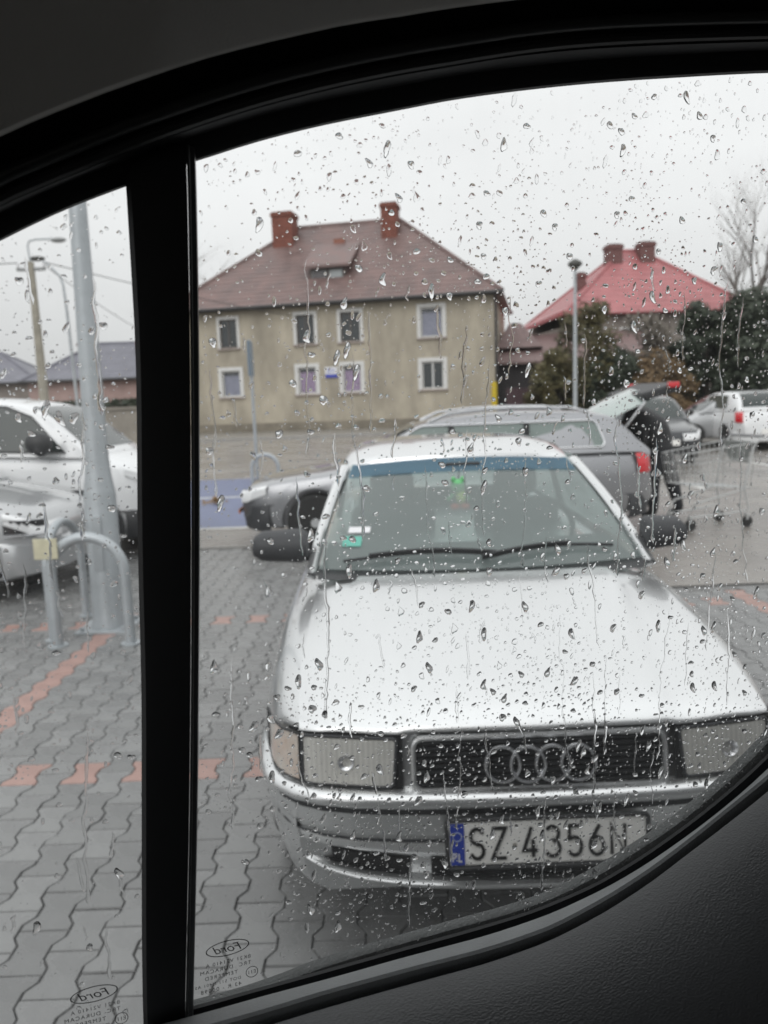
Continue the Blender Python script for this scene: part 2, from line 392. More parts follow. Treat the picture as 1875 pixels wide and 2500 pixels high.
def hip_roof(parent, W, D, ze, zr, r0_, r1_, over, m, ncourse, name='roof', proud=.03, thick=.12):
    """hip roof in house-local coords: x from 0 to -W, y from 0 (front) to D; ridge from x=-r0 to -r1. Each course is a part."""
    o = over
    A = [(o, -o), (o, D+o), (-W-o, D+o), (-W-o, -o)]  # eave corners: right-front, right-back, left-back, left-front
    Rr, Rl = (-r0_, D/2), (-r1_, D/2)
    faces = {'front': (A[3], A[0], Rr, Rl), 'right': (A[0], A[1], Rr, Rr), 'back': (A[1], A[2], Rl, Rr), 'left': (A[2], A[3], Rl, Rl)}
    B = MB(); P = [(*A[0], ze), (*A[1], ze), (*A[2], ze), (*A[3], ze), (*Rr, zr), (*Rl, zr)]
    P = [(x, y, z-.05) for x, y, z in P]
    B.add(P, [(3, 0, 4, 5), (0, 1, 4), (1, 2, 5, 4), (2, 3, 5), (0, 3, 2, 1)])
    rf = B.build(name, m, parent)
    for fn, (a, b, c, d) in faces.items():
        if fn == 'back': continue
        for k in range(ncourse):
            t0, t1 = k/ncourse, (k+1)/ncourse
            def pt(p, q, t, lift): return Vector((lerp(p[0], q[0], t), lerp(p[1], q[1], t), lerp(ze, zr, t)+lift))
            l0, r0q = pt(a, d, t0, proud), pt(b, c, t0, proud); l1, r1q = pt(a, d, t1+.004, .006), pt(b, c, t1+.004, .006)
            n = max(2, int((r0q-l0).length/.9)); top = []; bot = []; low = []
            for i in range(n+1):
                s_ = i/n; jz = random.uniform(-.008, .010)
                bot.append(l0.lerp(r0q, s_)+Vector((0, 0, jz))); low.append(l0.lerp(r0q, s_)-Vector((0, 0, .06))); top.append(l1.lerp(r1q, s_))
            MB().grid([low, bot, top]).build('tile_course', m, rf)
    # ridge and hip caps
    cp = MB()
    for p, q in ((P[4], P[5]), (P[0], P[4]), (P[3], P[5]), (P[1], P[4]), (P[2], P[5])):
        p, q = Vector(p), Vector(q); cp.tube([p.lerp(q, i/8)+Vector((0, 0, .05)) for i in range(9)], .12, 6)
    cp.build('ridge_cap', m, rf)
    return rf
def chimney(parent, x, y, z0, z1, wx, wy, m):
    B = MB().box((x-wx/2, y-wy/2, z0), (x+wx/2, y+wy/2, z1-.25)); B.box((x-wx/2-.06, y-wy/2-.06, z1-.25), (x+wx/2+.06, y+wy/2+.06, z1-.08)); B.box((x-wx/2, y-wy/2, z1-.08), (x+wx/2, y+wy/2, z1))
    c = B.build('chimney', m, parent)
    MB().box((x-wx*.3, y-wy*.3, z1), (x+wx*.3, y+wy*.3, z1+.05)).build('flue', M_gutter, c); return c

# ---- the ochre two-storey house across the street
hs_ = tag(empty('house', (5.7, 38.3, .0), R(-12)), 'old ochre two-storey house with brown hip roof and two brick chimneys', 'house')
HW, HD, HE = 16.9, 10.2, 6.42
uw = [(2.5, 3.62), (6.7, 7.72), (9.1, 10.05), (13.3, 14.25)]; lw = [(2.52, 3.62), (6.74, 7.70), (9.12, 10.08), (13.28, 14.30)]
holes = [(a, b, 4.52, 5.98) for a, b in uw] + [(a, b, 1.98, 3.34) for a, b in lw]
wb = wall_holes(HW, HE, holes, 0)
wb.add([(0, 0, 0), (0, HD, 0), (0, HD, HE), (0, 0, HE)], [(0, 1, 2, 3)]); wb.add([(-HW, 0, 0), (-HW, HD, 0), (-HW, HD, HE), (-HW, 0, HE)], [(0, 1, 2, 3)]); wb.add([(0, HD, 0), (-HW, HD, 0), (-HW, HD, HE), (0, HD, HE)], [(0, 1, 2, 3)])
wb.build('wall', M_plas, hs_)
MB().box((-HW-.04, -.05, 0), (.04, -.003, .55)).build('plinth', mat('plinth plaster', (.22, .195, .155), .85, var=.25, vs=1.2, bump=.2), hs_)
M_woodf = mat('old dark window frame', (.10, .09, .085), .6)
for i, (a, b) in enumerate(uw): make_window(hs_, a, b, 4.52, 5.98, None if i != 0 else M_net, .16 if i != 3 else .14, i != 0, frame_m=M_wwhite if i == 0 else M_woodf)
for i, (a, b) in enumerate(lw): make_window(hs_, a, b, 1.98, 3.34, (None, M_lilac, M_lilac, M_net)[i], .18, i == 0)
rf = hip_roof(hs_, HW, HD, HE+.08, 11.36, 5.4, 11.3, .45, M_roof, 20)
MB().tube([(.5, -.52, HE+.03), (-HW-.5, -.52, HE+.03)], .085, 8).build('gutter', M_gutter, hs_, smooth=True)
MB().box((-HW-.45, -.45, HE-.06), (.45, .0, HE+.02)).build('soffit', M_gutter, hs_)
MB().tube([(.10, -.50, HE), (.10, -.2, HE-.35), (.10, -.10, HE-.6), (.10, -.10, .3)], .06, 8).build('downpipe', M_gutter, hs_, smooth=True)
MB().tube([(-.02, -.10, 2.2), (-.02, -.10, .12)], .15, 10).build('gas_pipe_cover', M_yel, hs_, smooth=True)
chimney(hs_, -11.75, 4.2, 8.6, 12.0, 1.15, 1.15, M_brick); chimney(hs_, -5.75, 4.2, 8.6, 12.0, .85, 1.0, M_brick)
MB().box((-8.8, 3.5, 10.0), (-8.2, 3.7, 10.28)).build('roof_patch', mat('orange tile patch', (.26, .10, .065), .6), hs_)
# shed dormer with two panes
dm = MB(); dz0, dz1 = 7.62, 8.36
dm.box((-9.55, 1.15, dz0-.3), (-7.6, 3.4, dz1)); dmo = dm.build('dormer', mat('dormer cladding', (.10, .075, .07), .7, var=.2), hs_)
MB().hexa([(-9.85, .85, dz1+.02), (-7.3, .85, dz1+.02), (-7.3, 3.9, 10.12), (-9.85, 3.9, 10.12), (-9.85, .85, dz1+.16), (-7.3, .85, dz1+.16), (-7.3, 3.9, 10.26), (-9.85, 3.9, 10.26)]).build('dormer_roof', M_roof, dmo)
for a, b in ((-9.42, -8.62), (-8.50, -7.75)):
    q = MB(); q.box((a, 1.10, dz0+.04), (b, 1.145, dz0+.10)); q.box((a, 1.10, dz1-.10), (b, 1.145, dz1-.04)); q.box((a, 1.10, dz0+.10), (a+.06, 1.145, dz1-.10)); q.box((b-.06, 1.10, dz0+.10), (b, 1.145, dz1-.10))
    f = q.build('window', mat('grey dormer frame', (.20, .21, .21), .6), dmo); MB().box((a+.06, 1.125, dz0+.10), (b-.06, 1.14, dz1-.10)).build('pane', MATS['house glass'] if a < -9 else mat('pale pane', (.35, .38, .39), .15), f)
MB().box((-9.75, .55, 6.95), (-7.5, .95, 7.2)).build('roof_flashing', mat('dormer apron', (.16, .06, .045), .6), hs_)
sg = tag(empty('wall_sign', (0, 0, 0)), 'small white wall sign with a blue foot between the lilac-curtained windows', 'sign')
sg.parent = None; sg.matrix_world = Matrix.Translation((5.7, 38.3, 0)) @ Matrix.Rotation(R(-12), 4, 'Z')
MB().box((-8.62, -.07, 2.93), (-7.96, -.012, 3.30)).build('board', M_sign, sg); MB().box((-8.62, -.07, 2.76), (-7.96, -.012, 2.927)).build('foot', M_signb, sg)
text_mesh('lettering', 'BV', .34, mat('sign letter blue', (.16, .2, .55), .5), sg, (-8.50, -.074, 2.99), (R(90), 0, 0), sx=1.0)

# ---- low outbuilding with brown roof and dark boarded front
sh = tag(empty('outbuilding', (6.7, 41.0, .0), R(-6)), 'low outbuilding with faded brown roof beside the ochre house', 'shed')
MB().box((-.4, .0, 0), (7.2, 6, 3.15)).build('wall', M_dark, sh)
rb = MB().hexa([(-.8, -.5, 3.1), (7.6, -.5, 3.1), (7.6, 3.2, 4.7), (-.8, 3.2, 4.7), (-.8, -.5, 3.22), (7.6, -.5, 3.22), (7.6, 3.2, 4.85), (-.8, 3.2, 4.85)])
rb.hexa([(-.8, 3.2, 4.7), (7.6, 3.2, 4.7), (7.6, 6.6, 3.1), (-.8, 6.6, 3.1), (-.8, 3.2, 4.85), (7.6, 3.2, 4.85), (7.6, 6.6, 3.22), (-.8, 6.6, 3.22)]); rb.build('roof', mat('faded brown roof', (.20, .135, .13), .5, var=.2, vs=2), sh)
MB().hexa([(-.5, .6, 4.0), (2.0, .6, 4.0), (2.0, 3.2, 4.0), (-.5, 3.2, 4.0), (.3, 1.6, 5.35), (.9, 1.6, 5.35), (.9, 2.6, 5.35), (.3, 2.6, 5.35)]).build('roof_gable', MATS['faded brown roof'], sh)
# ---- board fence
fn = tag(empty('board_fence', (5.95, 36.4, .1), R(-4)), 'dark maroon board fence right of the ochre house', 'fence')
x = 0.; me_b = None
for k in range(58):
    if me_b is None:
        fb_ = MB().box((0, 0, 0), (.135, .025, 1.75)).build('board', M_maroon, fn, bevel=.004); me_b = fb_
    else: fb_ = inst(me_b, fn)
    fb_.location = (x, random.uniform(-.006, .006), random.uniform(-.02, .02)); x += .152
for xx in (2.4, 5.2, 8.0): MB().box((xx-.09, -.14, -.1), (xx+.09, -.02, 1.95)).build('post', M_conc, fn, bevel=.01)
MB().box((0, .027, .4), (8.9, .07, .5)).build('rail', M_maroon, fn)

# ---- red-roofed house
rh = tag(empty('house', (20.6, 44.0, .0), R(4)), 'distant house with bright red hip roof behind the shrubs', 'house')
wb2 = wall_holes(10.0, 5.7, [(6.0, 7.1, 3.6, 4.9), (2.4, 3.5, 3.6, 4.9)], 0)
wb2.add([(0, 0, 0), (0, 8, 0), (0, 8, 5.7), (0, 0, 5.7)], [(0, 1, 2, 3)]); wb2.add([(-10, 0, 0), (-10, 8, 0), (-10, 8, 5.7), (-10, 0, 5.7)], [(0, 1, 2, 3)]); wb2.build('wall', M_greyw, rh)
make_window(rh, 6.0, 7.1, 3.6, 4.9, None, .1); make_window(rh, 2.4, 3.5, 3.6, 4.9, None, .1)
hip_roof(rh, 10.0, 8, 5.75, 9.75, 4.5, 5.6, .5, M_redroof, 12, proud=.02)
# lean-to wing with the same roof falling to the left
wg = MB().hexa([(-14.0, .6, 0), (-10.02, .6, 0), (-10.02, 7, 0), (-14.0, 7, 0), (-14.0, .6, 4.25), (-10.02, .6, 5.2), (-10.02, 7, 5.2), (-14.0, 7, 4.25)]).build('wing', M_greyw, rh)
MB().hexa([(-14.6, .2, 4.15), (-9.6, .2, 6.05), (-9.6, 7.4, 6.05), (-14.6, 7.4, 4.15), (-14.6, .2, 4.3), (-9.6, .2, 6.3), (-9.6, 7.4, 6.3), (-14.6, 7.4, 4.3)]).build('wing_roof', M_redroof, rh)
chimney(rh, -6.3, 3.4, 8.3, 10.0, .85, .8, mat('brown chimney', (.17, .085, .08), .8, var=.2)); chimney(rh, -4.35, 3.4, 7.8, 10.1, .85, .8, MATS['brown chimney']); chimney(rh, -8.4, 3.0, 7.0, 8.4, .5, .5, MATS['brown chimney'])

# ---- grey-roofed houses far left
def far_house(loc, W, D, ze, zr, wallm, label, ch=()):
    h = tag(empty('house', loc, R(6)), label, 'house')
    B = wall_holes(W, ze, [(W*.25, W*.25+1.0, 1.0, 2.2), (W*.6, W*.6+1.0, 1.0, 2.2)], 0); B.add([(0, 0, 0), (0, D, 0), (0, D, ze), (0, 0, ze)], [(0, 1, 2, 3)]); B.add([(-W, 0, 0), (-W, D, 0), (-W, D, ze), (-W, 0, ze)], [(0, 1, 2, 3)]); B.build('wall', wallm, h)
    for a in (W*.25, W*.6): make_window(h, a, a+1.0, 1.0, 2.2, None, .08)
    hip_roof(h, W, D, ze, zr, W*.36, W*.64, .5, M_slate, 10, proud=.02)
    MB().tube([(.5, -.55, ze), (-W-.5, -.55, ze)], .1, 6).build('gutter', M_gutter, h)
    for x_, z_ in ch: chimney(h, x_, D/2-1.2, ze+.8, z_, .9, .9, MATS['brown chimney'])
    return h
far_house((-14.6, 58, 0), 11.0, 9, 3.75, 6.7, M_pink, 'far low house with grey hip roof and pinkish wall behind the lamp post', ((-3.2, 6.7), (-7.6, 6.7)))
far_house((-27.2, 62, 0), 11.0, 9, 3.9, 6.6, M_greyw, 'far low grey-roofed house at the left edge of the view', ((-5, 7.0),))
MB_w = MB().box((-17.5, 33.2, 0), (-9.9, 33.5, 1.55)); MB_w.box((-17.6, 33.12, 1.55), (-9.8, 33.58, 1.66))
tag(MB_w.build('garden_wall', mat('render wall', (.30, .275, .24), .85, var=.2, vs=1, bump=.2), bevel=.01), 'plain beige garden wall behind the white car', 'wall')

# ================================================================== TREES, SHRUBS
M_bark = mat('wet bark', (.10, .085, .07), .8, var=.3, vs=10, bump=.3)
M_twig = mat('twigs', (.22, .20, .185), .8, var=.2)
M_ever = mat('evergreen leaf', (.024, .034, .022), .6, var=1, col2=(.055, .07, .042), vs=1.4)
M_olive = mat('olive leaf', (.05, .052, .018), .6, var=1, col2=(.12, .095, .035), vs=1.2)
M_brownl = mat('brown twiggy leaf', (.14, .10, .06), .7, var=1, col2=(.20, .125, .055), vs=1.2)
M_greyl = mat('grey twig leaf', (.17, .15, .125), .8, var=.4, vs=1.5)
def branch_tree(root, h, spread, levels, seed, m, r0_=.16, up_=.55, trunk_frac=.28):
    rnd = random.Random(seed); T = MB(); Bq = MB()
    def grow(p, d, ln, r, lv):
        pts = [p]; rad = [r]; q = Vector(p); dd = Vector(d)
        for i in range(4):
            dd = (dd+Vector((rnd.gauss(0, .10), rnd.gauss(0, .10), .05))).normalized(); q = q+dd*ln/4; pts.append(q.copy()); rad.append(r*(1-.16*(i+1)))
        (T if lv == levels else Bq).tube(pts, rad, 6 if lv > 1 else 4)
        if lv == 0: return
        n = rnd.randint(3, 5) if lv > 1 else rnd.randint(4, 6)
        for k in range(n):
            t = rnd.uniform(.35, 1.); i = min(int(t*4), 3); base = pts[i].lerp(pts[i+1], t*4-i)
            a = rnd.uniform(0, 6.28); side = Vector((math.cos(a), math.sin(a), rnd.uniform(-.1, .5)))
            grow(base, (dd*up_+side*spread).normalized(), ln*rnd.uniform(.5, .72), rad[i]*.55, lv-1)
    grow(Vector((0, 0, 0)), Vector((0, 0, 1)), h*trunk_frac*1.9, r0_, levels)
    T.build('trunk', M_bark, root, smooth=True, fix=False); Bq.build('crown', m, root, fix=False)
def leafy(root, h, rx, ry, n, m, seed, leaf=.10, z0=.2, shape='cone', trunk=True):
    rnd = random.Random(seed); B = MB()
    if trunk:
        T = MB(); T.tube([(0, 0, 0), (.03, .02, h*.35), (0, .05, h*.8)], [.12, .09, .02], 7)
        for k in range(9):
            a = k*2.4; z = h*(.18+.07*k); T.tube([(0, .02, z), (rx*.5*math.cos(a), ry*.5*math.sin(a), z+.25)], [.04, .012], 5)
        T.build('trunk', M_bark, root, fix=False)
    cl = []
    for k in range(46):
        t = rnd.random(); z = z0+(h-z0)*t
        prof = (1-t)**.75*.95+.08 if shape == 'cone' else (math.sin(math.pi*min(.97, t*.85+.12)))**.6
        a = rnd.uniform(0, 6.28); r = prof*rnd.uniform(.45, 1.0)
        cl.append((Vector((rx*r*math.cos(a), ry*r*math.sin(a), z)), rnd.uniform(.22, .42)*max(rx, .7)))
    for i in range(n):
        c, s_ = rnd.choice(cl); d = Vector((rnd.gauss(0, 1), rnd.gauss(0, 1), rnd.gauss(0, .9))).normalized()*s_*rnd.uniform(.3, 1.05); p = c+d
        if p.z < z0*.5: continue
        ls = leaf*rnd.uniform(.6, 1.3)
        t1 = Vector((rnd.gauss(0, 1), rnd.gauss(0, 1), rnd.gauss(0, 1))).normalized()*ls; t2 = t1.orthogonal().normalized()*ls*.5
        B.add([p-t1, p+t2, p+t1, p-t2], [(0, 1, 2, 3)])
    B.build('crown', m, root, fix=False)
for i, (x, y, h, rx, sd_, lab) in enumerate(((14.9, 35.4, 5.0, 1.7, 3, 'broad dark evergreen nearest to the red-roofed house wall'), (17.0, 35.2, 5.4, 2.1, 4, 'broad dark evergreen directly below the bare tree'), (19.9, 35.6, 6.1, 2.5, 5, 'largest dark evergreen cut by the right edge of the view'), (16.4, 34.7, 3.4, 2.0, 8, 'low dark evergreen in front of the broad evergreens'))):
    t = tag(empty('evergreen_tree', (x, y, .1)), lab, 'tree', 'evergreens at the right'); leafy(t, h, rx, rx, 13000, M_ever, sd_, .15, .1, 'round')
for i, (x, y, h, rx, m_, sd_, lab) in enumerate(((9.7, 36.0, 5.1, 1.7, M_olive, 11, 'olive green shrub behind the right lamp post'), (8.0, 35.6, 3.2, 1.2, M_olive, 12, 'lower dark olive shrub in front of the board fence'), (12.3, 35.8, 4.6, 1.6, M_greyl, 13, 'greyish leafless shrub before the red-roofed house'), (12.5, 34.9, 2.6, 1.9, M_brownl, 14, 'low brown hedge plant under the red-roofed house'), (10.6, 35.2, 3.0, 1.5, M_ever, 15, 'dark low bush between the olive shrub and the brown hedge plant'))):
    t = tag(empty('shrub', (x, y, .1)), lab, 'shrub', 'shrubs across the street'); leafy(t, h, rx, rx*.8, 9000, m_, sd_, .11, .1, 'round')
bt = tag(empty('bare_tree', (20.3, 42, 0)), 'tall bare tree rising behind the evergreens at the right edge', 'tree'); branch_tree(bt, 12.6, .55, 4, 33, M_twig, .30, .85)
bt = tag(empty('bare_tree', (-12.0, 52, 0)), 'bare tree showing left of the ochre house roof', 'tree'); branch_tree(bt, 14.6, .8, 4, 26, M_twig, .36)
hd = tag(empty('hedge', (-20.0, 50, 0)), 'dark green hedge below the far grey roofs', 'hedge')
B = MB(); rnd = random.Random(5)
for i in range(6000):
    p = Vector((rnd.uniform(-7, 8), rnd.gauss(0, .5), rnd.uniform(0, 2.2))); t1 = Vector((rnd.gauss(0, 1), rnd.gauss(0, 1), rnd.gauss(0, 1))).normalized()*.14; t2 = t1.orthogonal().normalized()*.09
    B.add([p-t1, p+t2, p+t1, p-t2], [(0, 1, 2, 3)])
B.build('foliage', M_ever, hd, fix=False)
MB().box((-7, -.3, 0), (8, .3, 1.9)).build('stems', M_bark, hd)

# ================================================================== POLES, LAMPS, GUARDS
M_lamp = mat('lamp housing', (.25, .26, .26), .5)
lp = tag(empty('lamp_post', (-2.07, 5.54, 0)), 'thick grey steel lamp post standing behind the tubular hoops', 'lamp post')
lp.rotation_euler = (0, .016, 0)
MB().lathe([(.125, .012), (.125, .03), (.118, .05), (.112, 1.0), (.108, 1.02), (.092, 1.12), (.082, 1.25), (.057, 3.2), (.048, 6.0), (.044, 6.05)], n=24).build('column', M_galv, lp, smooth=True)
MB().box((-.19, -.19, .0), (.19, .19, .012)).build('base_plate', M_galv, lp)
for a in (-.15, .15):
    for b in (-.15, .15): MB().cyl((a, b, .012), .017, .03, 6).build('bolt', M_galv, lp)
MB().box((-.035, -.119, .45), (.035, -.109, .85)).build('service_door', M_galv, lp, bevel=.004)
MB().tube([(0, 0, 6.0), (0, -.1, 6.3), (0, -.5, 6.5), (0, -.9, 6.55)], .03, 8).build('arm', M_galv, lp, smooth=True); MB().box((-.12, -1.5, 6.5), (.12, -.85, 6.6)).build('lamp_head', M_lamp, lp, bevel=.03)
def hoop(loc, rz, wd, h, r, label):
    g = tag(empty('hoop_guard', loc, rz), label, 'bike stand', 'tubular steel hoops around the posts'); pts = [(-wd/2, 0, .0), (-wd/2, 0, h-wd/2)]
    rr = wd/2
    for k in range(1, 16): a = math.pi*(1-k/16); pts.append((rr*math.cos(a), 0, h-rr+rr*math.sin(a)))
    pts += [(wd/2, 0, h-wd/2), (wd/2, 0, 0)]
    MB().tube(pts, r, 12).build('tube', M_galv, g, smooth=True)
    for s_ in (-1, 1): MB().cyl((s_*wd/2, 0, 0), r*1.9, .012, 16).build('foot_flange', M_galv, g)
    return g
hg = hoop((-2.02, 5.1, 0), 0, .50, .755, .036, 'grey steel hoop in front of the thick lamp post, cream tag on its shoulder')
MB().box((-.33, -.05, .62), (-.17, -.04, .76)).build('tag_plate', mat('cream tag', (.58, .55, .40), .6, var=.15, vs=12), hg, bevel=.004)
hoop((-2.36, 5.55, 0), R(90), .62, .80, .030, 'grey steel hoop at the far side of the thick lamp post')
# sign post with its own hoop by the blue bay
sp = tag(empty('sign_post', (-2.33, 14.3, 0)), 'thin grey post with an edge-on sign by the blue bay', 'sign post')
MB().tube([(0, 0, 0), (0, 0, 2.75)], .03, 8).build('post', M_galv, sp, smooth=True)
MB().prism([(-.02, 2.10), (.02, 2.10), (.02, 2.72), (-.02, 2.72)], -.22, .22, 'y').build('sign_plate', mat('sign back', (.16, .21, .26), .5), sp)
hoop((-2.12, 13.9, 0), 0, .48, .68, .035, 'grey steel hoop at the foot of the thin sign post')
# concrete utility pole
up_ = tag(empty('utility_pole', (-12.05, 28, 0)), 'concrete utility pole with a bent lamp arm, behind the white car', 'utility pole')
MB().tube([(0, 0, 0), (0, 0, 6.8)], [.20, .12], 8).build('pole', M_conc, up_)
MB().tube([(.0, 0, 6.4), (-.04, 0, 7.35), (.02, 0, 7.5), (.25, 0, 7.55), (.85, 0, 7.55)], .035, 6).build('arm', M_galv, up_); MB().ell((1.05, 0, 7.5), .28, .1, .09).build('lamp_head', M_lamp, up_, smooth=True)
MB().box((-.5, -.05, 6.5), (.5, .05, 6.6)).build('crossarm', M_lamp, up_)
for a in (-.45, .45): MB().lathe([(.03, 0), (.06, .04), (.03, .09), (.06, .13), (.02, .18)], (a, 0, 6.6), 8).build('insulator', M_sign, up_)
ml = tag(empty('street_lamp', (-12.55, 32, 0)), 'slim metal street lamp with bent neck beside the concrete pole', 'street lamp')
MB().tube([(.15, 0, 0), (.05, 0, 5.5), (0, 0, 6.6), (-.1, 0, 6.95), (-.45, 0, 7.35), (-.75, 0, 7.6)], [.07, .06, .05, .045, .04, .04], 8).build('column', M_galv, ml, smooth=True); MB().ell((-.95, 0, 7.66), .34, .13, .10).build('lamp_head', mat('dark lamp head', (.06, .06, .055), .6), ml, smooth=True)
rl = tag(empty('street_lamp', (6.55, 26, 0)), 'slim grey street lamp in front of the red-roofed house', 'street lamp')
MB().tube([(0, 0, 0), (0, 0, 3.0), (0, 0, 5.55)], [.075, .065, .045], 10).build('column', M_galv, rl, smooth=True); MB().lathe([(.05, 5.5), (.12, 5.58), (.24, 5.68), (.22, 5.76), (.06, 5.86)], n=14).build('lamp_head', mat('dark lamp head', (.06, .06, .055), .6), rl, smooth=True)
def wire(p, q, sag, label):
    p, q = Vector(p), Vector(q); pts = []
    for i in range(13):
        t = i/12; v = p.lerp(q, t); v.z -= sag*4*t*(1-t); pts.append(v)
    tag(MB().tube(pts, .016, 4).build('power_line', M_gutter), label, 'wire', 'overhead wires')
wire((-11.6, 28, 6.78), (9, 62, 6.4), .8, 'thin overhead wire from the concrete pole past the ochre house'); wire((-12.5, 28, 6.78), (-26, 20, 6.2), .3, 'thin overhead wire from the concrete pole to the left edge')
wire((-11.6, 28, 6.70), (-14, 60, 5.8), .6, 'thin overhead wire from the concrete pole to the far grey house')

# ================================================================== VEHICLES
def paint(name, col, metal=.0, rough=.3): return mat(name, col, rough, metal=metal, coat=1.0, coat_r=.04, bump=.03, bs=260)
M_silver = paint('silver paint', (.72, .73, .735), .90, .30); M_grey = paint('grey silver paint', (.30, .305, .32), .75, .30)
M_cwhite = paint('white car paint', (.72, .73, .74), 0, .35); M_cdark = paint('dark car paint', (.025, .028, .032), .3, .3); M_csilv = paint('pale silver car paint', (.42, .43, .44), .4, .32)
M_tyre = mat('tyre rubber', (.018, .018, .018), .75, bump=.1, bs=60); M_rim = mat('alloy rim', (.50, .51, .52), .4, metal=.5); M_plast = mat('black plastic', (.022, .023, .025), .5, bump=.06, bs=200)
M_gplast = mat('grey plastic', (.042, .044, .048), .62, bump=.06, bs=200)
M_cglass = mat('car side glass', (.035, .045, .043), .05, spec=.45); M_taill = mat('tail lamp red', (.62, .02, .03), .15, coat=1.0); M_amber = mat('amber lens', (.55, .16, .04), .2, coat=1.0)
M_hlamp = mat('clear lamp', (.80, .81, .82), .2, metal=.1, coat=1.0); M_chrome = mat('chrome', (.74, .75, .77), .24, metal=1.0); M_void = mat('dark void', (.006, .006, .007), .8)
M_plate = mat('plate white', (.90, .89, .86), .45, var=.06, vs=30)

def wheel(parent, x, y, r, w_, side, z=None):
    z = r if z is None else z
    h = w_/2
    wh = MB().lathe([(r*.66, -h), (r*.9, -h), (r*.985, -h*.75), (r, -h*.3), (r, h*.3), (r*.985, h*.75), (r*.9, h), (r*.66, h)], (x, y, z), 32, 'y').build('wheel', M_tyre, parent, smooth=True)
    ys = y+side*h*.92
    rm = MB(); rm.lathe([(r*.70, 0), (r*.70, side*.012), (r*.62, side*.012), (r*.60, -side*.05)], (x, ys-side*.006, z), 28, 'y')
    for k in range(6):
        a = 2*math.pi*k/6+.3; c, s_ = math.cos(a), math.sin(a); p = [(-.028*r/.3, .05*r), (.028*r/.3, .05*r), (.04*r/.3, .63*r), (-.04*r/.3, .63*r)]
        q = [(x+u*c-v*s_, z+u*s_+v*c) for u, v in p]; y0, y1 = sorted((ys-side*.03, ys+side*.002)); rm.prism(q, y0, y1, 'y')
    rm.cyl((x, ys-.02, z), r*.16, .025, 14, 'y'); rm.build('rim', M_rim, wh)
    MB().cyl((x, y-.01, z), r*.64, .02, 24, 'y').build('brake_disc', mat('brake disc', (.05, .05, .05), .5, metal=.5), wh)
    return wh

